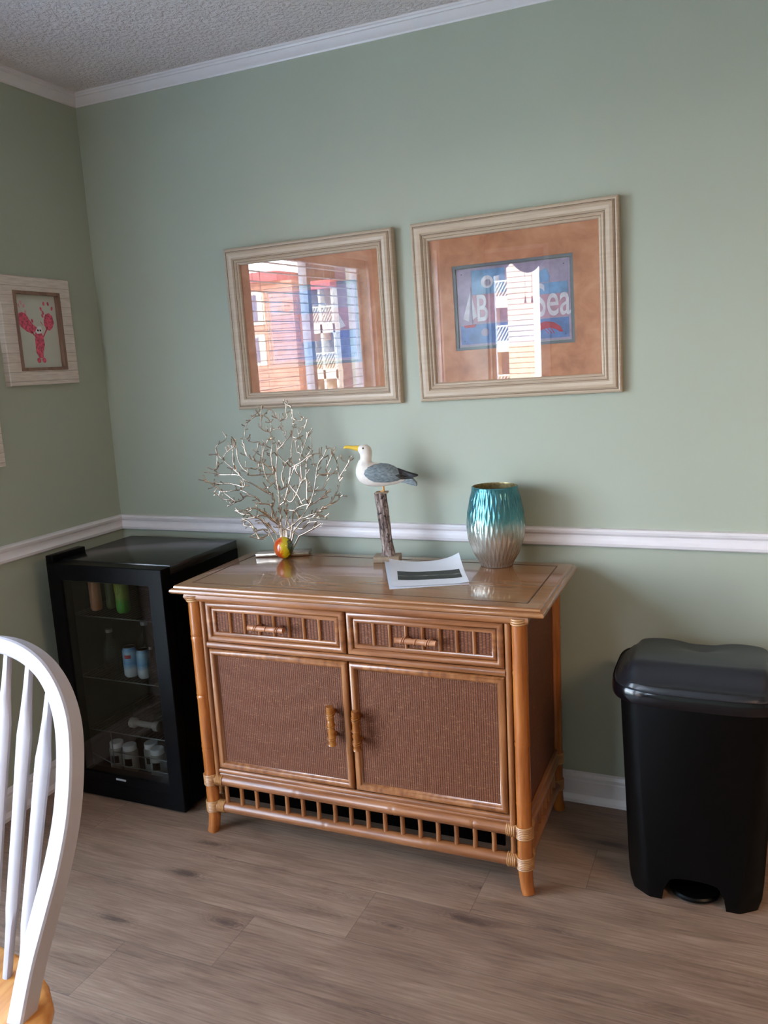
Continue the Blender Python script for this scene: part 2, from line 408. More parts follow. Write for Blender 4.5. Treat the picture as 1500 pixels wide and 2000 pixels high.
def window(name, a0, a1, z0, z1, axis, mull, casing=0.065):
    """frame with mullions in a wall hole; axis 'x' = left wall, 'y' = front wall"""
    if axis == 'x': bx = lambda b, a, c, d0, d1, z, Z, bev=0: box(b, d0, d1, a, c, z, Z, bev)
    else: bx = lambda b, a, c, d0, d1, z, Z, bev=0: box(b, a, c, YF+d0, YF+d1, z, Z, bev)
    bm = B()
    k = casing
    lo = max(a0-k, 0.0) if axis == 'y' else a0-k
    for (a, c, z, Z) in ((lo, a0, z0-k if z0 > .06 else 0.0, z1+k), (a1, a1+k, z0-k if z0 > .06 else 0.0, z1+k), (a0, a1, z1, z1+k)) + (((a0, a1, z0-k, z0),) if z0 > .06 else ()):
        if c-a > 1e-3: bx(bm, a, c, 0.0, 0.018, z, Z, 0.003)
    f = 0.035
    for (a, c, z, Z) in ((a0, a0+f, z0, z1), (a1-f, a1, z0, z1), (a0+f, a1-f, z0, z0+f), (a0+f, a1-f, z1-f, z1)):
        bx(bm, a, c, -0.10, -0.05, z, Z)
    for m_ in mull: bx(bm, m_-0.02, m_+0.02, -0.10, -0.05, z0+f, z1-f)
    fr = struct(name, bm, 'trim')
    bm = B(); bx(bm, a0+f, a1-f, -0.078, -0.074, z0+f, z1-f); obj('pane', bm, 'win_glass', fr, smooth=False)
    return fr
window('window_1', *WIN1, 'x', [-1.74]); window('window_2', *WIN2, 'y', [])
window('window_added', *WIN_ADDED, 'x', [])  # added opening, unseen, there to let in more light

# blinds in the left-wall window, seen only mirrored in the left picture
bl = thing('window_blind', 'white horizontal blind with open slats, mirrored in the left picture glass', 'blind', (-0.025, (WIN1[0]+WIN1[1])/2, WIN1[3]))
hw = (WIN1[1]-WIN1[0])/2-0.004
bm = B(); box(bm, -0.022, 0.022, -hw, hw, -0.05, -0.001, 0.004); obj('headrail', bm, 'blind', bl)
bm = B(); z = -0.075
while z > -(WIN1[3]-WIN1[2])+0.05:
    a = [bm.verts.new((x, y, z+dz)) for x, y, dz in ((-0.0125, -hw, -0.0005), (0.0125, -hw, 0.0005), (0.0125, hw, 0.0005), (-0.0125, hw, -0.0005))]
    b = [bm.verts.new(v.co+Vector((0, 0, 0.0022))) for v in a]
    bm.faces.new(a[::-1]); bm.faces.new(b)
    for j in range(4): bm.faces.new((a[j], a[(j+1) % 4], b[(j+1) % 4], b[j]))
    z -= 0.047
obj('slats', bm, 'blind', bl, smooth=False)
bm = B(); box(bm, -0.02, 0.02, -hw, hw, -(WIN1[3]-WIN1[2])+0.012, -(WIN1[3]-WIN1[2])+0.03, 0.003); obj('bottom_rail', bm, 'blind', bl)
bm = B()
for yy in (-hw+0.12, -0.2, 0.2, hw-0.12):
    for xx in (-0.021, 0.021): tube(bm, [(xx, yy, -0.05), (xx, yy, -(WIN1[3]-WIN1[2])+0.03)], 0.0012, 5)
obj('ladder_cord', bm, 'blind', bl)
# scalloped valance over the small window, with its tassels
va = thing('window_valance', 'short scalloped valance with tassels, mirrored in the right picture glass', 'valance', ((WIN2[0]+WIN2[1])/2, YF+0.045, WIN2[3]+0.03))
bm = B(); n = 40; w2 = (WIN2[1]-WIN2[0])/2+0.03
def sw(x): return -0.10-0.10*abs(math.sin((x+0.02)*PI/0.30))
for i in range(n):
    xa = -w2+2*w2*i/n; xb = -w2+2*w2*(i+1)/n; ya = 0.008*math.sin(xa*60); yb = 0.008*math.sin(xb*60)
    xa = max(xa, -0.258)
    vs = [bm.verts.new(p) for p in ((xa, ya, 0), (xb, yb, 0), (xb, yb, sw(xb)), (xa, ya, sw(xa)))]
    if (vs[0].co-vs[1].co).length > 1e-4: bm.faces.new(vs)
bmesh.ops.remove_doubles(bm, verts=bm.verts, dist=1e-4)
bmesh.ops.solidify(bm, geom=bm.faces[:], thickness=0.003)
M['cloth'] = simple('dusky_pink_cloth', (176, 150, 160), 0.9)
obj('fabric', bm, 'cloth', va)
for xx in (0.10, 0.16):
    bm = B(); tube(bm, [(xx, -0.0, sw(xx)), (xx, -0.0, sw(xx)-0.20)], 0.0015, 5); lathe(bm, [(0.002, 0.0), (0.008, -0.008), (0.006, -0.02), (0.012, -0.055)], (xx, 0, sw(xx)-0.20), 10)
    obj('tassel', bm, 'cloth', va)
# kitchen ceiling fixture
kl = thing('ceiling_light', 'long box ceiling light of the kitchen side, outside the picture to the right', 'ceiling light', (3.75, -1.9, CEIL))
bm = B(); box(bm, -0.6, 0.6, -0.19, 0.19, -0.06, 0, 0.01); obj('housing', bm, 'white', kl)

# ------------------------------------------------------------------ outside: flats across the yard, mirrored in the picture glass
M['ground_out'] = simple('dry_grass_and_asphalt', (150, 146, 132), 0.9, 0.15, 0.2)
bm = B(); box(bm, -90, 60, -110, -5.4, -6.4, -6.2); box(bm, -90, -0.6, -5.4, 30, -6.4, -6.2); o = struct('ground', bm, 'ground_out', smooth=False)
def siding(name, c, step=0.15):
    k = NM(name); tc = k.n('TexCoord'); sp = k.n('SeparateXYZ'); k.L(tc.outputs['Object'], sp.inputs[0])
    f = k.math('FRACT', k.math('DIVIDE', sp.outputs[2], step))
    k.col(k.mix(k.math('LESS_THAN', f, 0.16), c, tuple(v*0.62 for v in c))); k.set(Roughness=0.8); return k.m
M['pink_siding'] = siding('salmon_lap_siding', (226, 160, 134), 0.28); M['cream_siding'] = siding('cream_lap_siding', (232, 190, 160), 0.30)
M['red_roof'] = simple('red_roof', (206, 104, 104), 0.8); M['cream'] = simple('cream_trim', (244, 228, 204), 0.7, 0.02)
M['shade_wall'] = simple('painted_facade_shade', (66, 60, 78), 0.9, 0.02, 1); M['dim_opening'] = simple('dim_pane_and_opening_shade', (120, 118, 140), 0.4, 0.02, 1)  # facade shade painted as dark lavender; dim tone for panes and balcony insides
M['shaded_gap'] = simple('painted_recess_shade', (60, 48, 44), 0.9)  # shade of the recess painted in as dark brown
YB = -45.0
def lattice(bm, x0, x1, z0, z1, y):
    box(bm, x0, x1, y-0.05, y+0.05, z1-0.08, z1); box(bm, x0, x1, y-0.05, y+0.05, z0, z0+0.08)
    x = x0-(z1-z0)*0.6
    while x < x1:
        xa, za, xb, zb = x, z0, x+(z1-z0)*0.6, z1
        if xa < x0: za = z0+(x0-xa)/0.6; xa = x0
        if xb > x1: zb = z1-(xb-x1)/0.6; xb = x1
        if zb > za: tube(bm, [(xa, y, za), (xb, y, zb)], 0.036, 4)
        x += 0.19
def flats(loc, label, parts):
    t = thing('apartment_building', label, 'building', loc)
    for name, mat, items in parts:
        for it in items:
            bm = B()
            if it[0] == 'lat': lattice(bm, *it[1:])
            else:
                for q in (it if isinstance(it[0], tuple) else (it,)): box(bm, *q)
            obj(name, bm, mat, t, smooth=False)
    return t
# local coordinates: origin at (-21, YB, -6.2), z measured from the ground (eye level = 7.4)
G = 6.2
def bz(z): return z+G
LB = [('siding_wall', 'pink_siding', [(-9.2, -3.35, -6, 0, 0, bz(5.75))]),
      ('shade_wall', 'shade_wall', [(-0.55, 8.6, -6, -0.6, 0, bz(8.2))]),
      ('recess_wall', 'shaded_gap', [(-3.35, -2.45, -6, -1.5, 0, bz(8.2))]),
      ('roof', 'red_roof', [(-9.3, -4.1, -6, 0.5, bz(5.75), bz(6.35)), (-2.5, -0.5, -6, 0.3, bz(5.0), bz(5.5))]),
      ('window', 'cream', [(-6.9, -5.5, -0.02, 0.06, bz(3.1), bz(5.2)), (-7.0, -5.6, -0.02, 0.06, bz(0.5), bz(2.5))]),
      ('window_pane', 'dim_opening', [(-6.7, -6.0, 0.06, 0.08, bz(3.3), bz(5.0)), (-6.8, -6.1, 0.06, 0.08, bz(0.7), bz(2.3))]),
      ('back_wall', 'dim_opening', [(-2.45, -0.55, -6, -1.6, 0, bz(5.0))]),  # shade inside the balcony openings is put into the wall colour
      ('floor_band', 'cream', [(-2.55, -0.45, -1.6, 0.02, bz(a-0.55), bz(a)) for a in (-2.65, 0.0, 2.85)]),
      ('post', 'cream', [(x, x+0.16, -1.55, 0.02, 0, bz(5.0)) for x in (-2.5, -1.55, -0.65)]),
      ('railing', 'cream', [('lat', -2.45, -0.55, bz(a), bz(a+1.1), 0.0) for a in (-2.65, 0.0, 2.85)])]
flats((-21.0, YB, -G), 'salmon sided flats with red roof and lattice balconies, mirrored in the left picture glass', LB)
RB = [('siding_wall', 'cream_siding', [(-0.42, 1.1, -6, 0, 0, bz(6.6)), (1.5, 6.0, -6, -2.5, 0, bz(4.5))]),
      ('corner_board', 'cream', [(1.1, 1.5, -6, 0.1, 0, bz(6.6))]),
      ('roof', 'red_roof', [(-2.4, 1.9, -6, 0.4, bz(6.6), bz(7.6))]),
      ('back_wall', 'dim_opening', [(-1.9, -0.42, -6, -1.6, 0, bz(6.6))]),  # balcony interior shade carried by the dim colour
      ('floor_band', 'cream', [(-2.0, -0.42, -1.6, 0.02, bz(a-0.55), bz(a)) for a in (-1.75, 1.05, 3.55)]),
      ('post', 'cream', [(x, x+0.14, -1.55, 0.02, 0, bz(6.6)) for x in (-1.98, -1.42)]),
      ('railing', 'cream', [('lat', -1.95, -0.42, bz(a), bz(a+0.95), 0.0) for a in (-1.75, 1.05, 3.55)])]
flats((-10.0, YB, -G), 'cream clapboard flats with stacked lattice balconies, mirrored in the right picture glass', RB)

# ------------------------------------------------------------------ rattan sideboard
sb = thing('sideboard', 'brown rattan and bamboo sideboard with two woven drawers and two woven doors', 'sideboard', (1.1649, -0.2916, 0), 0.0158)
TW, TD, TZ = 1.0873/2, 0.4754/2, 0.7732
bm = B()
secs = []
for d, z in ((0.010, 0.748), (0.003, 0.7505), (0.0, 0.7555), (0.0015, 0.761), (0.006, 0.7645), (0.010, 0.766), (0.0105, 0.770), (0.013, 0.7725), (0.016, TZ)):
    a, b = TW-d, TD-d
    secs.append([(-a, -b, z), (a, -b, z), (a, b, z), (-a, b, z)])
loft(bm, secs)
top = obj('tabletop', bm, 'top', sb, angle=50)
bm = B(); g = 0.048
fn0 = lambda u, v, h: (u, v, TZ+h)
ring_profile(bm, -TW+g, TW-g, -TD+g, TD-g, [(0, 0.00005), (0, 0.0005), (0.0032, 0.0005), (0.0032, 0.00005)], fn0); obj('inlay_line', bm, 'groove', top, smooth=False)
# under-moulding
bm = B()
loft(bm, [[(-a, -b, z), (a, -b, z), (a, b, z), (-a, b, z)] for a, b, z in ((TW-0.046, TD-0.016, 0.728), (TW-0.043, TD-0.013, 0.733), (TW-0.040, TD-0.011, 0.740), (TW-0.042, TD-0.013, 0.7475))])
obj('apron', bm, 'cane_x', sb, angle=60)
# carcass
LX, LY = 0.477, 0.210
bm = B(); box(bm, -LX+0.004, LX-0.004, -LY+0.012, LY+0.006, 0.186, 0.729); obj('carcass', bm, 'groove', sb, smooth=False)
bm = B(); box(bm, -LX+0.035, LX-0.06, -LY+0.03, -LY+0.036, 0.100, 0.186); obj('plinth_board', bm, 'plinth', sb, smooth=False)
def bamboo(bm, p0, p1, r, nodes, n=14, flare=None):
    p0 = Vector(p0); p1 = Vector(p1); L = (p1-p0).length; ts = [0, 1]
    for q in nodes: ts += [q-0.014/L, q-0.005/L, q, q+0.005/L, q+0.014/L]
    ts = sorted(t for t in ts if 0 <= t <= 1); R = []; P = []
    for t in ts:
        rr = r
        for q in nodes:
            dd = abs(t-q)*L
            if dd < 0.002: rr = r*0.975
            elif dd < 0.008: rr = r*1.055
        R.append(rr); P.append(p0.lerp(p1, t)+Vector((random.uniform(-1, 1), random.uniform(-1, 1), 0))*r*0.02)
    return tube(bm, P, R, n)
nodes_by = {(-1, -1): [0.30, 0.55, 0.82], (1, -1): [0.28, 0.52, 0.80], (1, 1): [0.40, 0.75], (-1, 1): [0.35, 0.7]}
for sx in (-1, 1):
    for sy in (-1, 1):
        bm = B()
        x, y = sx*LX, sy*LY
        bamboo(bm, (x, y, 0.07), (x, y, 0.742), 0.0195, nodes_by[(sx, sy)])
        tube(bm, [(x, y, 0.075), (x+sx*0.001, y+sy*0.001, 0.05), (x+sx*0.004, y+sy*0.003, 0.02), (x+sx*0.008, y+sy*0.006, 0.0)], [0.0192, 0.0185, 0.0178, 0.017], 14)
        lg = obj('leg', bm, 'pole', sb, angle=40)
        for zc, h in ((0.735, 0.018), (0.172, 0.034), (0.086, 0.034)):
            if sy == 1 and sx == -1 and zc > .7: continue
            bm = B()
            k = int(h/0.0046)
            for i in range(k):
                zz = zc-h/2+(i+0.5)*h/k
                tube(bm, [(x+0.0212*math.cos(2*PI*j/16), y+0.0212*math.sin(2*PI*j/16), zz+0.001*math.sin(j)) for j in range(16)], 0.0028, 6, closed=True)
            obj('binding', bm, 'wrap', lg)
# lower rails
def rail(name, p0, p1, r, nodes, mat):
    bm = B(); bamboo(bm, p0, p1, r, nodes); return obj(name, bm, mat, sb, angle=40)
def rail_binding(par, c, axis, r=0.0175, h=0.024):
    bm = B(); k = int(h/0.0046)
    for i in range(k):
        q = -h/2+(i+0.5)*h/k; pts = []
        for j in range(14):
            a = 2*PI*j/14
            if axis == 'x': pts.append((c[0]+q, c[1]+r*math.cos(a), c[2]+r*math.sin(a)))
            else: pts.append((c[0]+r*math.cos(a), c[1]+q, c[2]+r*math.sin(a)))
        tube(bm, pts, 0.0026, 6, closed=True)
    obj('binding', bm, 'wrap', par)
for z, nd in ((0.172, [0.31, 0.62, 0.86]), (0.086, [0.40, 0.72])):
    r1 = rail('bottom_rail', (-LX, -LY, z), (LX, -LY, z), 0.0165, nd, 'cane_x')
    for s in (-1, 1): rail_binding(r1, (s*(LX-0.033), -LY, z), 'x')
    for s in (-1, 1):
        r2 = rail('side_rail', (s*LX, -LY, z), (s*LX, LY, z), 0.015, [0.5], 'cane_y')
        rail_binding(r2, (s*LX, -LY+0.033, z), 'y', 0.016)
    rail('back_rail', (-LX, LY, z), (LX, LY, z), 0.015, [0.5], 'cane_x')
for i in range(18):
    x = -0.425+i*(0.872/17)
    bm = B(); tube(bm, [(x, -LY, 0.096), (x+random.uniform(-.001, .001), -LY, 0.13), (x, -LY, 0.162)], [0.0068, 0.0062, 0.0068], 10)
    obj('spindle', bm, 'cane', sb)
for s in (-1, 1):
    for i in range(9):
        y = -0.165+i*0.0405
        bm = B(); tube(bm, [(s*LX, y, 0.096), (s*LX, y, 0.162)], 0.0066, 8); obj('spindle', bm, 'cane', sb)
# side panels of woven cane with cane frame
for s in (-1, 1):
    bm = B(); box(bm, s*(LX-0.004)-0.004, s*(LX-0.004)+0.004, -LY+0.015, LY-0.015, 0.188, 0.728); sp_ = obj('side_panel', bm, 'weave_y', sb, smooth=False)
    for z in (0.197, 0.720):
        bm = B(); tube(bm, [(s*(LX+0.002), -LY+0.018, z), (s*(LX+0.002), LY-0.018, z)], 0.009, 8); obj('side_moulding', bm, 'cane_y', sp_)
# face frame, front plane
YP = -LY-0.002
F = lambda u, v, h: (u, YP-h, v)
def hstrip(name, x0, x1, z, r, par, mat='cane_x', y=YP, sq=0.8):
    bm = B(); tube(bm, [(x0, y, z), ((x0+x1)/2, y, z+random.uniform(-.0006, .0006)), (x1, y, z)], r, 12)
    for v in bm.verts: v.co.y = y+(v.co.y-y)*sq
    return obj(name, bm, mat, par)
def vstrip(name, x, z0, z1, r, par, mat='cane', y=YP, sq=0.8):
    bm = B(); tube(bm, [(x, y, z0), (x, y, z1)], r, 12)
    for v in bm.verts: v.co.y = y+(v.co.y-y)*sq
    return obj(name, bm, mat, par)
for s in (-1, 1): vstrip('stile', s*0.4485, 0.187, 0.738, 0.0085, sb, sq=1.0, y=YP-0.001)
hstrip('top_moulding', -0.441, 0.441, 0.7375, 0.0085, sb)
hstrip('middle_moulding', -0.441, 0.441, 0.5975, 0.0095, sb, y=YP-0.002)
hstrip('bottom_moulding', -0.441, 0.441, 0.2035, 0.0080, sb)
hstrip('bottom_moulding', -0.441, 0.441, 0.1915, 0.0060, sb)
def pull(par, c, axis, L, r, mat, n=7):
    hd = []
    bm = B(); ax = Vector((1, 0, 0)) if axis == 'x' else Vector((0, 0, 1)); cc = Vector(c); pts = []; R = []
    for i in range(n*2+1):
        t = i/(n*2)-0.5
        pts.append(cc+ax*L*t+Vector((random.uniform(-.0008, .0008), random.uniform(-.0008, .0008), 0)))
        R.append(r*(1.0+0.10*math.cos(i*PI*0.8))*(1.08 if i in (0, n*2) else 1))
    tube(bm, pts, R, 14)
    h = obj('handle', bm, mat, par)
    for t in (-0.30, 0.30):
        bm = B(); p = cc+ax*L*t; tube(bm, [p, p+Vector((0, 0.030, 0))], r*0.62, 10); obj('handle_post', bm, mat, h) if False else hd.append(bm)
    bm = B()
    for t in (-0.33, -0.28, 0.0, 0.28, 0.33):
        p = cc+ax*L*t; pts = []
        for j in range(12):
            a = 2*PI*j/12; e = Vector((0, math.cos(a), math.sin(a))) if axis == 'x' else Vector((math.cos(a), math.sin(a), 0))
            pts.append(p+e*(r*1.08)+ax*0.003*math.sin(a))
        tube(bm, pts, 0.0016, 5, closed=True)
    me = bpy.data.meshes.new('t'); bm.to_mesh(me); bm.free()
    bm = bmesh.new(); bm.from_mesh(h.data); bm.from_mesh(me)
    for q in hd: m2 = bpy.data.meshes.new('t'); q.to_mesh(m2); q.free(); bm.from_mesh(m2)
    bmesh.ops.recalc_face_normals(bm, faces=bm.faces); bm.to_mesh(h.data); bm.free()
    for p in h.data.polygons: p.use_smooth = True
    return h
def drawer(x0, x1):
    z0, z1 = 0.6080, 0.7290
    bm = B()
    prof = [(0, -0.004)]+half_round(0.0185, 0.010, 6, 0, 0)+[(0.0185, -0.001)]+half_round(0.013, 0.006, 5, 0.0185, -0.001)+[(0.0315, -0.006)]
    ring_profile(bm, x0, x1, z0, z1, prof, F)
    dr = obj('drawer', bm, 'cane_x', sb, angle=60)
    bm = B(); box(bm, x0+0.028, x1-0.028, YP+0.003, YP+0.008, z0+0.028, z1-0.028); obj('woven_panel', bm, 'weave_big', dr, smooth=False)
    xa, xb = x0+0.031, x1-0.031
    for i in range(1, 8):
        x = xa+(xb-xa)*i/8
        bm = B(); tube(bm, [(x, YP+0.002, z0+0.028), (x, YP+0.001, z1-0.028)], 0.0050, 8); obj('slat', bm, 'cane', dr)
    pull(dr, ((x0+x1)/2+(-0.008 if x0 < 0 else -0.009), YP-0.030, 0.669), 'x', 0.112, 0.0078, 'pull')
drawer(-0.4385, 0.0035); drawer(0.0085, 0.4385)
def door(x0, x1, hx, dz=0):
    z0, z1 = 0.2145, 0.5860
    bm = B()
    prof = [(0, -0.004)]+half_round(0.019, 0.010, 6, 0, 0)+[(0.0215, -0.001), (0.0225, -0.006)]
    ring_profile(bm, x0, x1, z0, z1, prof, F)
    d = obj('cabinet_door', bm, 'cane', sb, angle=60)
    bm = B(); box(bm, x0+0.018, x1-0.018, YP+0.002, YP+0.007, z0+0.018, z1-0.018); obj('woven_panel', bm, 'weave', d, smooth=False)
    pull(d, (hx, YP-0.026, 0.402+dz), 'z', 0.112, 0.0105, 'knob')
door(-0.4385, 0.0035, -0.046, 0.004); door(0.0085, 0.4385, 0.0295, 0)

# ------------------------------------------------------------------ beverage fridge
FX, FY, FZ = 0.320, -0.266, 0.0
fr = thing('beverage_fridge', 'black glass-door beverage fridge in the corner left of the sideboard', 'fridge', (FX, FY, FZ))
W2, D2, H = 0.228, 0.205, 0.803
y0, y1 = -D2+0.045, D2
bm = B()
t = 0.03
box(bm, -W2, W2, y0, y1, H-0.03, H, 0.003); body = obj('lid_panel', bm, 'black_top', fr)
bm = B()
box(bm, -W2, -W2+t, y0, y1, 0.015, H-0.03); box(bm, W2-t, W2, y0, y1, 0.015, H-0.03); box(bm, -W2+t, W2-t, y1-t, y1, 0.015, H-0.03)
box(bm, -W2+t, W2-t, y0, y1-t, 0.015, 0.055)
obj('cabinet_body', bm, 'black', fr, smooth=False)
bm = B(); e = 0.002
box(bm, -W2+t, -W2+t+e, y0+.002, y1-t, 0.055, H-0.03); box(bm, W2-t-e, W2-t, y0+.002, y1-t, 0.055, H-0.03)
box(bm, -W2+t+e, W2-t-e, y1-t-e, y1-t, 0.055, H-0.03); box(bm, -W2+t+e, W2-t-e, y0+.002, y1-t-e, 0.055, 0.057); box(bm, -W2+t+e, W2-t-e, y0+.002, y1-t-e, H-0.032, H-0.03)
box(bm, -W2+t+e, W2-t-e, y1-t-0.10, y1-t-e, 0.057, 0.20)
obj('liner', bm, 'black_in', fr, smooth=False)
for sx in (-1, 1):
    for yy in (y0+.03, y1-.03):
        bm = B(); lathe(bm, [(0.016, 0), (0.016, 0.012), (0.011, 0.016)], (sx*(W2-.04), yy, 0), 14); obj('foot', bm, 'black', fr)
# door: frame, pane, badge
bm = B()
yd0, yd1 = -D2, y0-0.003
def dpr(u, v, h): return (u, yd1-h, v)
th = yd1-yd0
ring_profile(bm, -W2, W2, 0.008, H-0.004, [(0, 0), (0, th-0.002), (0.002, th), (0.052, th), (0.055, th-0.006), (0.055, 0), (0, 0)], dpr)
box(bm, -W2+0.05, W2-0.05, yd0+0.0005, yd1, 0.06, 0.092)
dr = obj('door', bm, 'black', fr, angle=30)
bm = B(); box(bm, -W2+0.053, W2-0.053, yd0+0.006, yd0+0.009, 0.090, H-0.058); obj('glass_pane', bm, 'door_glass', dr, smooth=False)
bm = B(); box(bm, -0.040, 0.000, yd0-0.0012, yd0+0.0006, 0.078, 0.084); M['badge'] = simple('grey_badge', (150, 150, 150), 0.4); obj('badge', bm, 'badge', dr, smooth=False)
bm = B(); box(bm, -W2-0.004, -W2+0.028, -D2+0.004, -D2+0.150, H-0.006, H+0.020, 0.004); obj('hinge_cover', bm, 'black', fr)
# wire shelves
shelves = [0.612, 0.398, 0.212]
for z in shelves:
    bm = B(); xa, xb, ya, yb = -W2+t+0.003, W2-t-0.003, y0+0.012, y1-t-0.005
    for yy in (ya, yb): tube(bm, [(xa, yy, z), (xb, yy, z)], 0.0022, 6)
    n = 22
    for i in range(n+1): x = xa+(xb-xa)*i/n; tube(bm, [(x, ya, z+0.0015), (x, yb, z+0.0015)], 0.0011, 5)
    obj('wire_shelf', bm, 'wire', fr)
bm = B(); zb = 0.096
for z_ in (zb, zb+0.045): tube(bm, [(xa+0.10, ya, z_), (xb, ya, z_)], 0.0018, 6)
tube(bm, [(xa+0.10, ya, zb), (xa+0.10, ya, 0.212)], 0.0018, 6); tube(bm, [(xa, ya, zb+0.03), (xa+0.10, ya, zb)], 0.0018, 6)
obj('wire_basket', bm, 'wire', fr)
def fpos(x, y, z): return (FX+x, FY+y, FZ+z)
def can_mat(name, stops, extra=None):
    k = NM(name); tc = k.n('TexCoord'); sp = k.n('SeparateXYZ'); k.L(tc.outputs['Object'], sp.inputs[0])
    c = k.ramp(k.math('DIVIDE', k.math('ADD', sp.outputs[2], k.math('MULTIPLY', k.noise(k.coord(), 60, 2), 0.02)), 0.15), stops)
    k.col(c); k.set(Roughness=0.35, Metallic=0.1); return k.m
M['can_blue'] = can_mat('blue_white_can', [(0.0, (200, 205, 212)), (0.25, (214, 220, 226)), (0.38, (110, 168, 216)), (0.62, (176, 208, 232)), (0.75, (86, 150, 212))])
M['can_green'] = can_mat('green_can', [(0.0, (60, 150, 40)), (0.3, (80, 170, 50)), (0.45, (160, 180, 80)), (1.0, (110, 140, 60))])
M['can_orange'] = can_mat('orange_can', [(0.0, (196, 120, 80)), (0.5, (216, 150, 112)), (1.0, (170, 100, 76))])
M['can_olive'] = can_mat('olive_can', [(0.0, (90, 100, 60)), (1.0, (70, 84, 54))])
M['can_pale'] = can_mat('pale_can', [(0.0, (176, 168, 160)), (1.0, (150, 146, 140))])
M['red_mark'] = simple('red_mark', (190, 40, 46), 0.5)
M['alu'] = simple('can_aluminium', (190, 190, 192), 0.3, metal=0.9)
M['yellow_mark'] = simple('yellow_mark', (190, 184, 70), 0.5)
def can(x, y, z, r, h, mat, label, group=None, cat='can'):
    t = thing('drink_can', label, cat, fpos(x, y, z), 0, group)
    bm = B(); lathe(bm, [(r*0.78, 0), (r*0.98, 0.006), (r, 0.012), (r, h-0.012), (r*0.82, h-0.001)], n=24); obj('can_body', bm, mat, t)
    bm = B(); lathe(bm, [(r*0.83, h-0.001), (r*0.84, h+0.001), (r*0.79, h+0.001), (r*0.77, h-0.003)], n=24); obj('can_rim', bm, 'alu', t)
    return t
s0 = shelves[0]+0.003; s1 = shelves[1]+0.003; s2 = shelves[2]+0.003
can(-0.148, -0.09, s0, 0.019, 0.125, 'can_orange', 'orange-brown can on the top fridge shelf, leftmost there')
can(-0.112, -0.06, s0, 0.015, 0.125, 'can_olive', 'dark olive can on the top fridge shelf, right of the orange one')
can(-0.080, -0.05, s0, 0.014, 0.125, 'can_pale', 'pale grey can on the top fridge shelf, left of the green one')
g_ = can(-0.034, -0.09, s0, 0.022, 0.125, 'can_green', 'green can with yellow swirl on the top fridge shelf')
bm = B()
for rr in (0.015, 0.009): tube(bm, [(math.sin(a_/0.022)*0.0221, -math.cos(a_/0.022)*0.0221, 0.085+rr*1.3*math.sin(q)) for q in [2*PI*j/18 for j in range(18)] for a_ in [rr*math.cos(q)-0.004]], 0.0012, 5, closed=True)
obj('swirl_print', bm, 'yellow_mark', g_)
can(0.085, -0.05, s0, 0.013, 0.125, 'can_pale', 'slim pale can on the top fridge shelf, rightmost there')
def mark(t, r, z, w, h, mat):
    bm = B(); k = 6; a0 = -w/2/r-PI/2+0.35; vs = []
    for i in range(k+1):
        a = a0+w/r*i/k; vs.append((bm.verts.new((r*math.cos(a), r*math.sin(a), z)), bm.verts.new((r*math.cos(a), r*math.sin(a), z+h))))
    for p, q in zip(vs, vs[1:]): bm.faces.new((p[0], q[0], q[1], p[1]))
    return obj('red_mark', bm, mat, t)
c1 = can(-0.020, -0.10, s1, 0.024, 0.100, 'can_blue', 'blue and white can with red mark on the middle fridge shelf'); mark(c1, 0.0244, 0.066, 0.022, 0.012, 'red_mark')
can(0.034, -0.10, s1, 0.022, 0.096, 'can_blue', 'blue and white can half behind a clear bottle, middle fridge shelf')
def bottle(x, y, z, r, h, label, mat='clear'):
    t = thing('bottle', label, 'bottle', fpos(x, y, z))
    bm = B(); lathe(bm, [(r*0.9, 0), (r, 0.006), (r, h*0.55), (r*0.8, h*0.66), (r*0.36, h*0.78), (r*0.33, h*0.95)], n=24); obj('bottle_glass', bm, mat, t)
    bm = B(); lathe(bm, [(r*0.4, h*0.93), (r*0.42, h*0.95), (r*0.42, h), (r*0.36, h+0.001)], n=20); obj('bottle_cap', bm, 'alu', t)
bottle(-0.108, -0.09, s1, 0.028, 0.150, 'clear glass bottle left of the blue cans, middle fridge shelf')
bottle(-0.010, -0.03, s1, 0.028, 0.165, 'clear glass bottle just behind the blue cans, middle fridge shelf')
bottle(0.094, -0.13, s1, 0.015, 0.120, 'clear glass bottle at the right end of the middle fridge shelf')
rl = thing('bottle', 'white bottle lying on its side on the lowest fridge shelf', 'bottle', fpos(0.012, -0.10, s2+0.017))
bm = B(); lathe(bm, [(0.010, -0.062), (0.017, -0.058), (0.017, -0.040), (0.010, -0.032), (0.010, 0.032), (0.017, 0.040), (0.017, 0.058), (0.010, 0.062)], n=20)
for v in bm.verts: v.co = Vector((v.co.z, v.co.y, -v.co.x))
obj('bottle_body', bm, 'can_pale', rl)
for i, (x, y) in enumerate(((-0.122, -0.100), (-0.062, -0.105), (0.000, -0.07), (0.050, -0.10))):
    t_ = thing('small_jar', ['white jar with dark square label at the left of the fridge bottom', 'white jar with dark square label beside the wire corner at the fridge bottom', 'dim white jar set back in the fridge bottom', 'white jar with dark square label at the right of the fridge bottom'][i], 'jar', fpos(x, y, 0.0575))
    bm = B(); lathe(bm, [(0.024, 0), (0.026, 0.004), (0.026, 0.072), (0.022, 0.08)], n=20); obj('jar_body', bm, 'can_pale', t_)
    bm = B(); lathe(bm, [(0.023, 0.078), (0.023, 0.094), (0.021, 0.096)], n=20); obj('jar_lid', bm, 'white', t_)
    mark(t_, 0.0264, 0.028, 0.026, 0.026, 'plinth').name = 'label_patch'

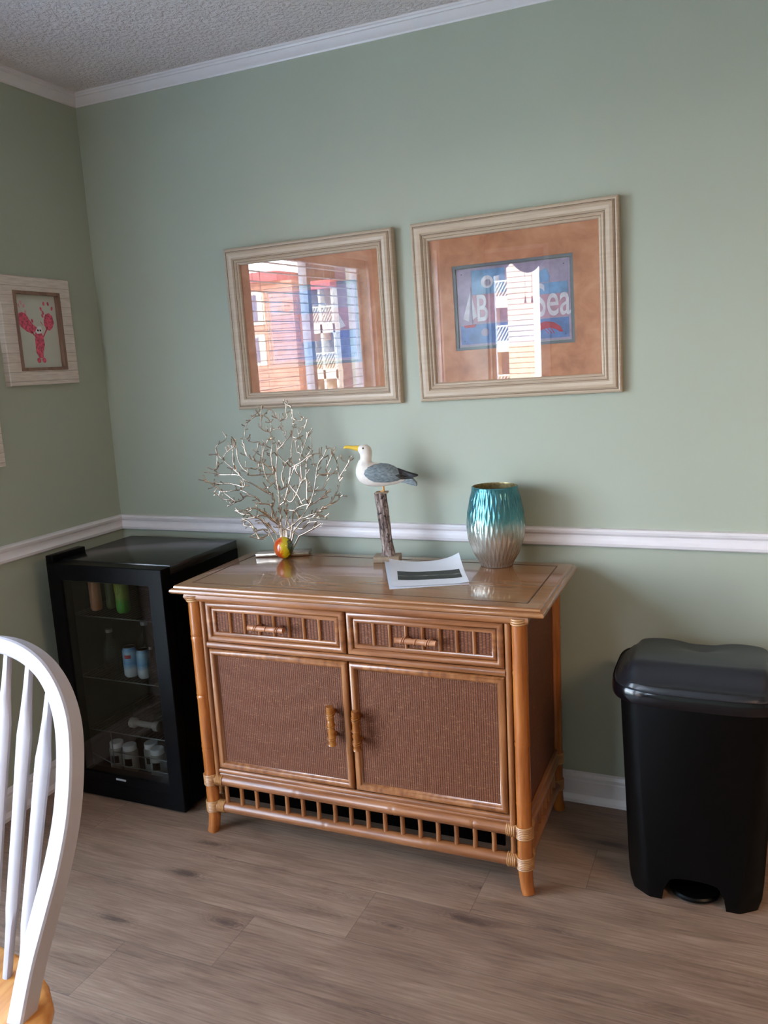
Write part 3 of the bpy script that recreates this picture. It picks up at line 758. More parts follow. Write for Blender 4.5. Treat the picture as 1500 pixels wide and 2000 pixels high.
# ------------------------------------------------------------------ pedal bin
tb = thing('trash_can', 'black plastic pedal bin with grey-black lid at the right', 'trash can', (2.050, -0.250, 0))
def octo(hx, hy0, hy1, c, z, cy=0.0):
    """chamfered rectangle; hy0 front depth, hy1 back depth"""
    return [(-hx+c, -hy0, z), (hx-c, -hy0, z), (hx, -hy0+c*0.75, z), (hx, hy1-c*0.6, z), (hx-c*0.7, hy1, z), (-hx+c*0.7, hy1, z), (-hx, hy1-c*0.6, z), (-hx, -hy0+c*0.75, z)]
bm = B()
loft(bm, [octo(0.148, 0.163, 0.125, 0.042, 0.0), octo(0.156, 0.170, 0.130, 0.048, 0.030), octo(0.159, 0.171, 0.132, 0.046, 0.08), octo(0.176, 0.178, 0.138, 0.040, 0.50), octo(0.178, 0.180, 0.140, 0.040, 0.562)])
es = [e for e in bm.edges if abs((e.verts[0].co-e.verts[1].co).normalized().z) > 0.8]
bmesh.ops.bevel(bm, geom=es, offset=0.006, segments=3, profile=0.5, affect='EDGES')
body = obj('bin_body', bm, 'bin', tb)
cb = B(); pts = [(-0.078, -0.02), (0.078, -0.02), (0.070, 0.035)]+[(0.058*math.cos(a), 0.060+0.012*math.sin(a)) for a in [PI*j/10 for j in range(11)]]+[(-0.070, 0.035)]
poly(cb, pts, lambda u, v, h: (u, h, v), -0.30, -0.03); cut(body, cb)
cb = B(); pts = [(-0.095, -0.02), (0.095, -0.02), (0.080, 0.022), (-0.080, 0.022)]
poly(cb, pts, lambda u, v, h: (h, u, v), -0.30, 0.30); cut(body, cb)
bm = B()
secs = []
for s, z in ((0.94, 0.008), (1.0, 0.012), (1.0, 0.017), (0.93, 0.021)):
    secs.append([(0.060*s*math.cos(2*PI*j/28), -0.118+0.052*s*math.sin(2*PI*j/28), z) for j in range(28)])
loft(bm, secs); pd = obj('pedal', bm, 'bin', tb)
# lid: rim band and shaped top
def sup(a, hx, hyf, hyb, p=4.2):
    ca, sa = math.cos(a), math.sin(a); hy = hyf if sa < 0 else hyb
    q = (abs(ca)**p+abs(sa)**p)**(-1/p)
    return hx*ca*q, hy*sa*q
HX, HF, HB = 0.205, 0.196, 0.150; NA = 96
def lid_h(x, y, e):
    def sm(t): t = max(0, min(1, t)); return t*t*(3-2*t)
    hump = sm((0.166-abs(x))/0.016)
    front = 0.014+0.042*sm((y+0.178)/0.060)-0.022*sm((y+0.10)/0.22)
    low = 0.006+0.026*sm((y+0.18)/0.09)-0.010*sm((y+0.05)/0.18)
    low *= sm(e/0.13)
    dip = -0.016*math.exp(-(x/0.055)**2)*sm((y+0.02)/0.10)
    back = sm(e/0.16) if y > 0.02 else 1.0 if y < -0.06 else 1.0+(sm(e/0.16)-1.0)*(y+0.06)/0.08
    return low+(max(front+dip, low)-low)*hump*back
bm = B(); rings = []
rimz = [(0.985, 0.528), (1.0, 0.530), (1.006, 0.541), (1.0, 0.556), (0.985, 0.561), (0.972, 0.563)]
for s, z in rimz:
    rings.append([bm.verts.new((sup(2*PI*j/NA, HX, HF, HB)[0]*s, sup(2*PI*j/NA, HX, HF, HB)[1]*s, z)) for j in range(NA)])
NR = 30
for i in range(NR-1):
    s = 0.968*(1-i/NR)
    rg = []
    for j in range(NA):
        x, y = sup(2*PI*j/NA, HX, HF, HB); rg.append(bm.verts.new((x*s, y*s, 0.561+lid_h(x*s, y*s, 0.968-s))))
    rings.append(rg)
for a, b in zip(rings, rings[1:]):
    for j in range(NA): bm.faces.new((a[j], a[(j+1) % NA], b[(j+1) % NA], b[j]))
bm.faces.new(rings[-1]); bm.faces.new(rings[0][::-1])
obj('lid', bm, 'lid', tb, angle=50)
M['binrim'] = simple('gloss_black_rim', (10, 10, 14), 0.16, 0.02)
bm = B(); secs = []
for s, z in ((1.001, 0.527), (1.010, 0.530), (1.014, 0.541), (1.009, 0.557), (1.0, 0.561)):
    secs.append([bm.verts.new((sup(2*PI*j/NA, HX, HF, HB)[0]*s, sup(2*PI*j/NA, HX, HF, HB)[1]*s, z)) for j in range(NA)])
inn = [bm.verts.new((sup(2*PI*j/NA, HX, HF, HB)[0]*0.985, sup(2*PI*j/NA, HX, HF, HB)[1]*0.985, 0.527)) for j in range(NA)]
secs = [inn]+secs
for a, b in zip(secs, secs[1:]):
    for j in range(NA): bm.faces.new((a[j], a[(j+1) % NA], b[(j+1) % NA], b[j]))
obj('lid_rim', bm, 'binrim', tb, angle=50)

# ------------------------------------------------------------------ framed pictures
def frame_mat():
    k = NM('champagne_frame'); n1 = k.noise(k.coord((3, 3, 40)), 3, 4); n2 = k.noise(k.coord((40, 3, 3)), 3, 4)
    k.col(k.mix(k.math('MULTIPLY', n2, 0.15), k.ramp(n1, [(0.3, (186, 164, 142)), (0.7, (200, 181, 158))]), (214, 196, 174)))
    k.set(Roughness=0.42); return k.m
M['frame'] = frame_mat(); M['frame_line'] = simple('antique_brown_line', (122, 98, 78), 0.5)
def mat_mat():
    k = NM('tan_suede_mat'); n = k.noise(k.coord(), 14, 5, 0.6, 0.4)
    k.col(k.ramp(n, [(0.3, (166, 106, 76)), (0.5, (190, 130, 96)), (0.7, (206, 150, 116))])); k.set(Roughness=0.9); return k.m
M['mat'] = mat_mat()
M['inner_mat'] = simple('slate_grey_mat', (112, 118, 124), 0.9, 0.02)
M['a_blue'] = simple('print_blue', (96, 122, 172), 0.8, 0.12, 40); M['a_sky'] = simple('print_sky', (112, 148, 186), 0.8, 0.1, 40)
M['a_lav'] = simple('print_lavender', (160, 146, 168), 0.8, 0.08, 40); M['a_pink'] = simple('print_pink', (176, 134, 150), 0.8, 0.08, 40)
M['a_white'] = simple('print_white', (204, 200, 208), 0.8, 0.06, 60); M['a_red'] = simple('print_red', (172, 62, 76), 0.8, 0.08, 60)
M['a_deep'] = simple('print_deep_blue', (80, 104, 164), 0.8, 0.12, 30); M['a_dot'] = simple('print_nail', (80, 66, 90), 0.8)
PW, PH = 0.5972/2, 0.5208/2
def picture(cx, cz, roll, label, name='framed_picture'):
    t = thing(name, label, 'picture', (cx, -0.0165, cz)); t.rotation_euler = (0.0134, roll, 0)
    Fn = lambda u, v, h: (u, 0.0145-h, v)
    prof = [(0, 0.0), (0, 0.016), (0.002, 0.0215), (0.006, 0.024), (0.010, 0.022), (0.0115, 0.0225), (0.016, 0.0275), (0.024, 0.0295), (0.032, 0.0275), (0.036, 0.0225), (0.0385, 0.022),
            (0.0415, 0.0245), (0.0445, 0.0225), (0.0465, 0.0195), (0.0495, 0.0205), (0.0525, 0.0185), (0.0545, 0.0125), (0.0545, 0.004), (0.0, 0.0)]
    bm = B(); ring_profile(bm, -PW, PW, -PH, PH, prof, Fn); f = obj('frame', bm, 'frame', t, angle=28)
    bm = B()
    for d, h in ((0.0105, 0.0222), (0.0372, 0.0221), (0.0462, 0.0194)):
        ring_profile(bm, -PW, PW, -PH, PH, [(d-0.0012, h-0.002), (d-0.0008, h+0.0010), (d+0.0008, h+0.0010), (d+0.0012, h-0.002)], Fn)
    obj('antique_line', bm, 'frame_line', f, smooth=False)
    bm = B(); box(bm, -PW+0.052, PW-0.052, 0.0145-0.0125, 0.0145-0.0110, -PH+0.052, PH-0.052); obj('glass', bm, 'pic_glass', t, smooth=False)
    return t, Fn
def mats(t, Fn, ax0, ax1, az0, az1):
    bm = B(); u0, u1, v0, v1 = -PW+0.05, PW-0.05, -PH+0.05, PH-0.05
    for a, b, c, d in ((u0, ax0, v0, v1), (ax1, u1, v0, v1), (ax0, ax1, v0, az0), (ax0, ax1, az1, v1)): box(bm, a, b, 0.0145-0.0095, 0.0145-0.007, c, d)
    obj('mat_board', bm, 'mat', t, smooth=False)
    bm = B(); ring_profile(bm, ax0-0.001, ax1+0.001, az0-0.001, az1+0.001, [(0, 0.0068), (0.0095, 0.0068), (0.0095, 0.0052), (0, 0.0052), (0, 0.0068)], Fn); obj('inner_mat', bm, 'inner_mat', t, smooth=False)
def text_obj(body, size, parent, name, mat, loc, sx=1.0):
    cu = bpy.data.curves.new(name, 'FONT'); cu.body = body; cu.size = size; cu.extrude = 0.0003; cu.offset = size*0.008
    o = bpy.data.objects.new(name, cu); C.objects.link(o)
    dg = bpy.context.evaluated_depsgraph_get(); dg.update()
    me = bpy.data.meshes.new_from_object(o.evaluated_get(dg)); bpy.data.objects.remove(o)
    me.materials.clear(); me.materials.append(M[mat])
    o = bpy.data.objects.new(name, me); C.objects.link(o); o.parent = parent
    for v in me.vertices: v.co.x *= sx
    o.rotation_euler = (PI/2, 0, 0); o.location = loc
    return o
def art(t, Fn, ax0, ax1, az0, az1, cells, extras):
    W, Hh = ax1-ax0, az1-az0
    X = lambda u: ax0+u*W; Z = lambda v: az0+v*Hh
    bm = B(); box(bm, ax0, ax1, 0.0145-0.003, 0.0145-0.001, az0, az1); a = obj('print', bm, 'a_lav', t, smooth=False)
    for (u0, u1, v0, v1, m_) in cells:
        bm = B(); box(bm, X(u0), X(u1)-0.0006, 0.0145-0.0038, 0.0145-0.003, Z(v0), Z(v1)-0.0006); obj('painted_plank', bm, m_, a, smooth=False)
    for nm, m_, pts in extras:
        bm = B(); poly(bm, [(X(u), Z(v)) for u, v in pts], Fn, 0.0036, 0.0043); obj(nm, bm, m_, a, smooth=False)
    bm = B()
    for u in (0.05, 0.95):
        for v in (0.07, 0.93): poly(bm, [(X(u)+0.0018*math.cos(q), Z(v)+0.0018*math.sin(q)) for q in [PI/4*j for j in range(8)]], Fn, 0.0036, 0.0045)
    obj('nail_dot', bm, 'a_dot', a, smooth=False)
    return a, X, Z
def circ(cx, cy, r, asp, n=20, r2=None): return [(cx+r*math.cos(2*PI*j/n), cy+r*asp*math.sin(2*PI*j/n)) for j in range(n)]
# right picture
t, Fn = picture(1.5259, 1.5145, -0.0154, 'right wall picture, tan mat round a beach sign print reading Sea')
A = (-0.179, 0.172, -0.1155, 0.1270)
mats(t, Fn, *A)
cells = [(0.02, 0.14, 0.27, 0.97, 'a_lav'), (0.14, 0.44, 0.66, 0.97, 'a_sky'), (0.44, 0.70, 0.66, 0.97, 'a_lav'), (0.70, 0.98, 0.72, 0.97, 'a_lav'),
         (0.14, 0.70, 0.30, 0.66, 'a_pink'), (0.70, 0.98, 0.58, 0.72, 'a_sky'), (0.70, 0.98, 0.29, 0.58, 'a_pink'), (0.02, 0.98, 0.03, 0.28, 'a_blue')]
shrimp = [(0.70, 0.15), (0.72, 0.22), (0.78, 0.245), (0.85, 0.225), (0.905, 0.17), (0.93, 0.10), (0.90, 0.10), (0.87, 0.135), (0.82, 0.16), (0.76, 0.15), (0.72, 0.12)]
sail1 = [(0.10, 0.32), (0.125, 0.72), (0.045, 0.36)]; sail2 = [(0.132, 0.34), (0.132, 0.66), (0.175, 0.38)]
hull = [(0.045, 0.275), (0.06, 0.245), (0.15, 0.245), (0.165, 0.285)]
ex = [('sail', 'a_white', sail1), ('sail', 'a_white', sail2), ('hull', 'a_red', hull), ('mast', 'a_dot', [(0.127, 0.28), (0.131, 0.28), (0.131, 0.76), (0.127, 0.76)]),
      ('shrimp', 'a_red', shrimp), ('shell', 'a_white', circ(0.28, 0.81, 0.055, 1.45)), ('shell_centre', 'a_lav', circ(0.285, 0.80, 0.03, 1.45)),
      ('fish', 'a_sky', [(0.715, 0.73), (0.73, 0.86), (0.80, 0.90), (0.83, 0.80), (0.82, 0.73)]), ('wave', 'a_lav', circ(0.24, 0.17, 0.035, 1.45))]
ex[6:6] = []
for i, q in enumerate(((0.76, 0.80), (0.79, 0.825), (0.82, 0.845))): ex.append(('shrimp_leg', 'a_red', [(q[0], 0.155), (q[0]+0.008, 0.155), (q[1]+0.012, 0.085), (q[1]+0.004, 0.085)]))
a, X, Z = art(t, Fn, A[0]+0.010, A[1]-0.010, A[2]+0.010, A[3]-0.010, cells, ex)
text_obj('Sea', 0.128, a, 'lettering', 'a_white', (X(0.685), 0.0145-0.0040, Z(0.315)), 0.60)
text_obj('B', 0.108, a, 'lettering', 'a_white', (X(0.165), 0.0145-0.0040, Z(0.32)), 0.62)
# left picture
t, Fn = picture(0.8685, 1.5066, -0.0072, 'left wall picture, tan mat round a blue beach print mostly hidden by window glare')
A = (-0.165, 0.168, -0.1275, 0.1230)
mats(t, Fn, *A)
cells = [(0.02, 0.30, 0.66, 0.97, 'a_sky'), (0.30, 0.66, 0.66, 0.97, 'a_blue'), (0.66, 0.98, 0.70, 0.97, 'a_lav'), (0.02, 0.35, 0.28, 0.66, 'a_deep'), (0.35, 0.70, 0.28, 0.66, 'a_pink'), (0.70, 0.98, 0.40, 0.70, 'a_pink'), (0.02, 0.98, 0.03, 0.28, 'a_blue'), (0.70, 0.98, 0.28, 0.40, 'a_deep')]
ex = [('ring', 'a_pink', circ(0.22, 0.80, 0.07, 1.4)), ('ring_centre', 'a_blue', circ(0.22, 0.80, 0.035, 1.4)), ('sail', 'a_white', [(0.80, 0.42), (0.80, 0.62), (0.87, 0.45)])]
art(t, Fn, A[0]+0.010, A[1]-0.010, A[2]+0.010, A[3]-0.010, cells, ex)

# ------------------------------------------------------------------ shiplap picture frames on the left wall
def ship_mat():
    k = NM('whitewashed_shiplap'); tc = k.n('TexCoord'); sp = k.n('SeparateXYZ'); k.L(tc.outputs['Object'], sp.inputs[0])
    n = k.noise(k.coord((1, 6, 60)), 3, 4); f = k.math('FRACT', k.math('DIVIDE', k.math('ADD', sp.outputs[2], 1.0), 0.030))
    g = k.math('LESS_THAN', f, 0.055)
    c = k.ramp(n, [(0.3, (206, 190, 178)), (0.7, (228, 214, 202))]); k.col(k.mix(k.math('MULTIPLY', g, 0.6), c, (150, 122, 106))); k.set(Roughness=0.7)
    k.bump(k.math('SUBTRACT', 1.0, g), 0.6, 0.002); return k.m
M['ship'] = ship_mat(); M['brown'] = cane_mat('brown_wood_strip', (118, 88, 72), (142, 108, 90), (160, 124, 104), 0.6)
M['rose'] = simple('rose_handprint_paint', (214, 92, 112), 0.8, 0.22, 140); M['rose_pale'] = simple('pale_rose_print', (226, 164, 168), 0.8, 0.05, 90)
M['art_paper'] = simple('off_white_art_paper', (204, 204, 192), 0.8, 0.01)
def ship_frame(yc, zc, label, hw=0.152, hh=0.172):
    t = thing('shiplap_picture', label, 'picture', (0.0, yc, zc))
    G_ = lambda u, v, h: (h, u, v)
    bm = B(); iu, iv = 0.050, 0.046
    ring_profile(bm, -hw, hw, -hh, hh, [(0, 0.0), (0, 0.020), (0.002, 0.022), (iu, 0.022), (iu, 0.006), (0.0, 0.0)], G_)
    obj('shiplap_border', bm, 'ship', t, angle=30)
    bm = B(); ring_profile(bm, -hw+iu, hw-iu, -hh+iv, hh-iv, [(0, 0.004), (0, 0.026), (0.010, 0.026), (0.010, 0.008)], G_); obj('inner_frame', bm, 'brown', t, angle=30)
    bm = B(); box(bm, 0.006, 0.009, -hw+0.055, hw-0.055, -hh+0.050, hh-0.050); p = obj('art_paper', bm, 'art_paper', t, smooth=False)
    return t, p
t, p = ship_frame(-0.302, 1.535, 'whitewashed shiplap frame with a pink handprint lobster, on the left wall', hw=0.148)
def G2(u, v, h): return (0.009+h, u*0.092, v*0.122)
def blob(nm, mat, pts, h=0.0006):
    bm = B(); poly(bm, pts, G2, 0.0, h); obj(nm, bm, mat, p, smooth=False)
# u runs left to right seen from the room, from -1 to 1
blob('lobster_body', 'rose', [(-0.10, 0.0), (0.10, 0.02), (0.22, -0.12), (0.25, -0.35), (0.14, -0.55), (0.12, -0.72), (0.02, -0.70), (-0.06, -0.70), (-0.18, -0.55), (-0.17, -0.2)])
for s in (-1, 1): blob('lobster_tail', 'rose', [(0.02+s*0.12+0.09*math.cos(a), -0.76+0.07*math.sin(a)) for a in [PI/6*j for j in range(12)]])
blob('lobster_claw', 'rose', [(-0.86, 0.30), (-0.80, 0.44), (-0.64, 0.50), (-0.46, 0.46), (-0.32, 0.30), (-0.18, 0.18), (-0.02, 0.10), (-0.10, 0.02), (-0.26, -0.06), (-0.50, 0.00), (-0.74, 0.12)])
blob('lobster_claw', 'rose', [(0.42, 0.06), (0.33, 0.18), (0.35, 0.34), (0.44, 0.46), (0.60, 0.50), (0.76, 0.42), (0.80, 0.24), (0.70, 0.10), (0.56, 0.03)])
blob('lobster_arm', 'rose', [(0.20, -0.14), (0.24, -0.15), (0.50, 0.10), (0.45, 0.12)]); blob('lobster_arm', 'rose', [(-0.34, 0.0), (-0.30, 0.02), (-0.10, -0.12), (-0.12, -0.16)])
blob('lobster_head', 'white', [(-0.12, 0.0), (0.0, 0.14), (0.16, 0.14), (0.22, 0.0), (0.10, -0.05), (-0.05, -0.06)], 0.0009)
for u in (0.0, 0.11): blob('lobster_eye', 'eye', [(u+0.035*math.cos(a), 0.03+0.03*math.sin(a)) for a in [PI/4*j for j in range(8)]], 0.0014)
for u, v, a_ in ((-0.72, 0.66, .5), (-0.62, 0.74, .2), (-0.50, 0.66, -.3), (-0.46, 0.50, 0.0), (0.26, 0.60, .3), (0.34, 0.50, .4), (0.42, 0.74, 0), (0.62, 0.74, .2), (0.78, 0.62, -.2), (0.30, 0.42, .3), (-0.2, 0.28, .2), (0.22, 0.22, 1.2)):
    m_ = 'rose' if u > -0.4 else 'rose_pale'
    blob('finger_print', m_, [(u+0.045*math.cos(q)*math.cos(a_)-0.055*math.sin(q)*math.sin(a_), v+0.055*math.sin(q)) for q in [PI/5*j for j in range(10)]])
ship_frame(-0.662, 1.290, 'whitewashed shiplap frame at the left edge, lower than the lobster one', hh=0.172)

# ------------------------------------------------------------------ things on the sideboard
ZT = TZ+0.0002
# silver coral
CU = math.radians(18)
co = thing('coral_sculpture', 'silver metal fan coral sculpture on a flat base at the left of the sideboard top', 'sculpture', (0.765, -0.115, ZT+0.0004), CU)
CORAL = '''-6,65 -5,113 -4,151 -3,201 -7,235 -8,269 -3,310 -2,348 -16,378 -19,389 | -19,389 1,399 20,402 20,421 7,436 -3,455 | -19,389 -43,403 -39,446 -33,475 | -39,446 -64,439 -89,418 -96,396 -96,374 -75,360 -56,361 | -39,446 -23,438 -13,422 -9,400 | -68,443 -40,460 | -30,445 -13,463 | 8,78 17,116 19,173 32,218 40,271 48,330 58,382 64,441 60,467 44,475 35,481 | 44,475 49,485 | 44,475 42,453 45,434 29,428 | 64,441 70,426 93,423 95,436 | 58,382 32,361 11,340 -1,329 | 32,361 26,391 21,417 | 13,70 58,103 96,148 116,196 131,275 152,304 169,331 191,322 | 116,196 145,203 161,243 157,262 182,312 | 152,304 134,316 103,306 83,292 56,278 40,271 | 58,103 113,124 156,145 181,178 197,219 194,229 229,278 238,298 | 194,229 193,279 182,312 | 229,278 207,294 206,307 | 181,178 219,171 | 156,145 188,159 194,170 | 113,124 146,111 152,105 | 28,54 65,95 97,109 127,110 | 54,47 102,71 132,89 | 102,71 115,89 | -13,82 -37,114 -59,134 -89,147 -116,140 -144,137 -154,147 | -89,147 -125,125 -151,137 | -5,86 -19,106 -30,152 -18,167 -27,190 -35,194 -71,222 -111,247 -132,270 -173,304 -170,325 -153,339 -133,353 -131,370 | -173,304 -196,326 -198,352 -169,370 -166,383 | -200,326 -221,327 | -196,326 -199,296 -207,277 -229,286 | -207,277 -193,260 -133,259 -111,247 | -193,260 -238,271 | -111,247 -109,220 -159,230 -196,229 -228,234 -247,245 | -228,234 -199,208 -167,180 -153,166 -181,152 | -153,166 -129,173 -104,189 -74,183 -62,165 | -220,201 -193,176 -168,173 | -200,201 -149,206 -118,207 -89,189 -74,183 | -118,207 -112,239 | -132,270 -144,305 -142,331 -148,358 | -108,277 -125,308 -128,342 -133,353 | -108,277 -91,280 -65,275 -61,294 -87,310 -100,329 -102,352 -111,362 | -91,280 -93,257 -45,256 -15,254 | -56,361 -62,335 -74,306 -50,293 -35,282 -14,258 | -56,361 -46,342 -50,293 | -20,374 -38,345 -49,305 | -20,374 -15,352 -21,319 -20,288 -14,258 | -46,290 -41,255 -32,232 | -7,235 -29,217 -45,210 | -3,201 16,211 9,242 17,272 22,287 -2,314 | 22,287 42,301 | -2,151 13,162 | 32,218 42,248 56,278 | 19,173 36,161 57,187 72,221 77,232 58,263 52,285 | 77,232 91,239 98,295 118,309 | 74,299 90,336 108,372 117,390 | 74,299 76,277 77,232 | 73,411 81,370 90,336 | 102,399 113,427 | 95,403 86,384 | 59,371 81,363 | 66,322 65,359 | 119,368 116,331 96,306 | 118,309 120,275 | 96,148 93,186 95,216 91,239 | 94,155 61,145 45,134 22,135 | 39,211 60,187 75,158 | 45,134 55,118 58,103 | 34,92 41,134 | 116,196 97,197 | 129,248 159,247 189,246 | 100,151 131,169 167,198 | 131,169 155,176 | 97,117 137,138 149,146 | -37,114 -71,123 -80,116 -131,110 | -129,129 -80,116 -62,99 -45,68 -46,52 | -131,110 -104,97 -91,69 -78,44 | -128,90 -101,85 | -91,69 -64,74 -45,68 | -78,44 -59,41 | -108,53 -78,44 | -26,60 -51,91 -80,116 | 2,66 -20,90 -34,102 -70,142 | -33,114 -30,152 -68,161 | 32,58 15,97 | 28,65 2,74 -21,79 | -42,60 -66,49 -85,48 | 41,77 67,72 92,94 119,97'''
bm = B(); random.seed(3)
box(bm, -0.088, 0.088, -0.030, 0.030, 0, 0.011, 0.002); obj('base', bm, 'silver', co)
bm = B()
def crand(u, v): return 0.012*math.sin(u*31+1.3)+0.010*math.sin(v*23+u*11)
TW_ = []
lines = [[tuple(int(q) for q in p.split(',')) for p in l.split()] for l in CORAL.split('|')]
for l in lines:
    P = [Vector((a/1000, 0, b/1000+0.0118)) for a, b in l]
    for q in P: q.y = crand(q.x, q.z)*min(1, q.z/0.12)
    # round the polyline
    S = []
    for i in range(len(P)-1):
        p0, p1, p2, p3 = P[max(i-1, 0)], P[i], P[i+1], P[min(i+2, len(P)-1)]
        for k in range(4):
            t = k/4; S.append(0.5*((2*p1)+(p2-p0)*t+(2*p0-5*p1+4*p2-p3)*t*t+(3*p1-p0-3*p2+p3)*t**3))
    S.append(P[-1])
    S = [q+Vector((random.uniform(-1, 1), random.uniform(-1, 1), random.uniform(-1, 1)))*0.0006 for q in S]
    R = []
    for q in S:
        d = math.hypot(q.x, q.z); R.append((0.0030-0.0042*d)*random.uniform(0.9, 1.12)+0.0002)
    R = [max(0.0017, r*1.12) for r in R]
    R[-1] *= 1.3
    for q in S: q.z = max(q.z, 0.014)
    tube(bm, S, R, 7)
    # short twigs off every branch, and stems down to the base
    TW_.append(S)
for a_, S in enumerate(TW_):
    for end in (0, -1):
        p = S[end]; best = None
        for b_2, Q in enumerate(TW_):
            if a_ == b_2: continue
            for q in Q:
                d = (q-p).length
                if best is None or d < best[0]: best = (d, q)
        if best and 0.0025 < best[0] < 0.030 and not (end == -1 and best[0] > 0.014):
            m_ = (p+best[1])/2+Vector((0.001, 0.001, 0.001)); tube(bm, [p, m_, best[1]], [0.0021, 0.0019, 0.0023], 7)
random.seed(11)
for S in TW_:
    L = sum((b-a).length for a, b in zip(S, S[1:]))
    for _ in range(int(L/0.014)):
        i = random.randrange(1, len(S)-1) if len(S) > 2 else 0
        p = S[i]
        if p.z < 0.07: continue
        t = (S[i+1]-S[i-1]).normalized(); out = Vector((p.x, 0, p.z-0.03)).normalized()
        ang = random.choice((-1, 1))*random.uniform(0.6, 1.2); d = Vector((t.x*math.cos(ang)-t.z*math.sin(ang), random.uniform(-0.9, 0.5), t.x*math.sin(ang)+t.z*math.cos(ang)))
        d = (d+out*0.7).normalized(); l = random.uniform(0.008, 0.024)
        q = p+d*l*0.5+Vector((random.uniform(-1, 1), random.uniform(-1, 1), random.uniform(-1, 1)))*0.002
        e = q+(d+out*0.5).normalized()*l*0.5
        tube(bm, [p, q, e], [0.0017, 0.0015, 0.0021], 6)
    p = S[0]
    if p.z < 0.105 and abs(p.x) < 0.07: tube(bm, [p, Vector((p.x*0.75, p.y, p.z*0.6)), Vector((p.x*0.45, 0, 0.009))], [0.0028, 0.0032, 0.004], 8)
obj('branches', bm, 'silver', co, angle=60)
# glass float
def float_mat():
    k = NM('art_glass_swirl'); v = k.coord(); n = k.noise(v, 26, 3, 0.5, 2.2)
    tc = k.n('TexCoord'); sp = k.n('SeparateXYZ'); k.L(tc.outputs['Object'], sp.inputs[0])
    f = k.math('ADD', k.math('ADD', k.math('MULTIPLY', sp.outputs[0], 11.5), k.math('MULTIPLY', sp.outputs[1], 6.8)), k.math('ADD', k.math('MULTIPLY', n, 0.5), 0.21))
    k.col(k.ramp(f, [(0.10, (200, 110, 60)), (0.26, (206, 62, 24)), (0.36, (224, 120, 30)), (0.45, (216, 190, 16)), (0.60, (206, 184, 10)), (0.68, (70, 80, 20)), (0.80, (46, 52, 30)), (0.95, (120, 130, 60))]))
    k.set(Roughness=0.06, Coat_Weight=0.6); k.set(**{'Specular_IOR_Level': 0.7}); return k.m
M['float'] = float_mat()
t = thing('glass_float', 'round orange, yellow and green art glass float leaning on the coral base', 'ornament', (0.7945, -0.163, ZT))
bm = B(); R_ = 0.0335; lathe(bm, [(max(0.004, R_*math.sin(PI*i/24)*0.97), R_*1.06-R_*1.06*math.cos(PI*i/24)) for i in range(25)], n=36); obj('ball', bm, 'float', t)
# vase
def vase_mat():
    k = NM('ombre_mercury_glass'); tc = k.n('TexCoord'); sp = k.n('SeparateXYZ'); k.L(tc.outputs['Object'], sp.inputs[0])
    n = k.noise(k.coord(), 60, 4, 0.6); f = k.math('DIVIDE', k.math('ADD', sp.outputs[2], k.math('MULTIPLY', k.math('SUBTRACT', n, 0.5), 0.05)), 0.245)
    c = k.ramp(f, [(0.0, (176, 166, 156)), (0.36, (206, 198, 186)), (0.48, (170, 190, 184)), (0.60, (60, 146, 156)), (0.8, (22, 122, 142)), (1.0, (40, 136, 148))])
    k.col(k.mix(k.math('MULTIPLY', k.noise(k.coord(), 220, 2), 0.4), c, (150, 146, 132))); k.set(Roughness=0.24, Metallic=0.72); return k.m
M['vase'] = vase_mat(); M['vase_in'] = simple('gold_mercury_inside', (150, 136, 96), 0.35, 0.15, 120, metal=0.6)
va_ = thing('vase', 'turquoise to silver ombre vase with dimpled sides at the right of the sideboard top', 'vase', (1.4835, -0.1135, ZT))
VH = 0.234
def vr(z):
    P = [(0, 0.044), (0.012, 0.053), (0.04, 0.069), (0.08, 0.0825), (0.11, 0.0868), (0.14, 0.0855), (0.18, 0.079), (0.215, 0.0705), (VH, 0.0660)]
    for (a, ra), (b, rb) in zip(P, P[1:]):
        if z <= b: 
            s = (z-a)/(b-a); return ra+(rb-ra)*s
    return P[-1][1]
bm = B(); NT, NZ, NC = 432, 130, 36; rings = []
def vrs(z): return (vr(max(0, z-0.010))+vr(z)*2+vr(min(VH, z+0.010)))/4
for i in range(NZ+1):
    z = VH*i/NZ; rg = []
    for j in range(NT):
        a = 2*PI*j/NT; row = z/0.0400; r0 = vrs(z)
        # staggered vertical almond facets
        best = 9
        for rr in (math.floor(row-0.5), math.floor(row-0.5)+1, math.floor(row+0.5)+1):
            off = 0.5*(rr % 2); cc = (a/(2*PI)*NC-off) % 1.0; du = min(cc, 1-cc)*2; dv = (row-rr-0.0)/1.15
            best = min(best, du*du*1.0+dv*dv)
        edge = max(0.0, min(1.0, best))
        fade = min(1, (VH-z)/0.012)*min(1, z/0.01)
        rr = r0-0.0026*(1-edge)*fade
        rg.append(bm.verts.new((rr*math.cos(a), rr*math.sin(a), z)))
    rings.append(rg)
for a, b in zip(rings, rings[1:]):
    for j in range(NT): bm.faces.new((a[j], a[(j+1) % NT], b[(j+1) % NT], b[j]))
bm.faces.new(rings[0][::-1])
inr = [[bm.verts.new(((vrs(z)-0.005-o_)*math.cos(2*PI*j/NT), (vrs(z)-0.005-o_)*math.sin(2*PI*j/NT), z+q)) for j in range(NT)] for z, o_, q in ((VH, -0.0015, 0.0012), (VH-0.004, 0, 0), (0.18, 0, 0), (0.10, 0, 0), (0.04, 0, 0), (0.012, 0, 0))]
allr = [rings[-1]]+inr
for i, (a, b) in enumerate(zip(allr, allr[1:])):
    for j in range(NT): bm.faces.new((a[j], a[(j+1) % NT], b[(j+1) % NT], b[j])).material_index = 0 if i == 0 else 1
bm.faces.new(inr[-1]).material_index = 1
obj('vase_body', bm, ['vase', 'vase_in'], va_, angle=80)
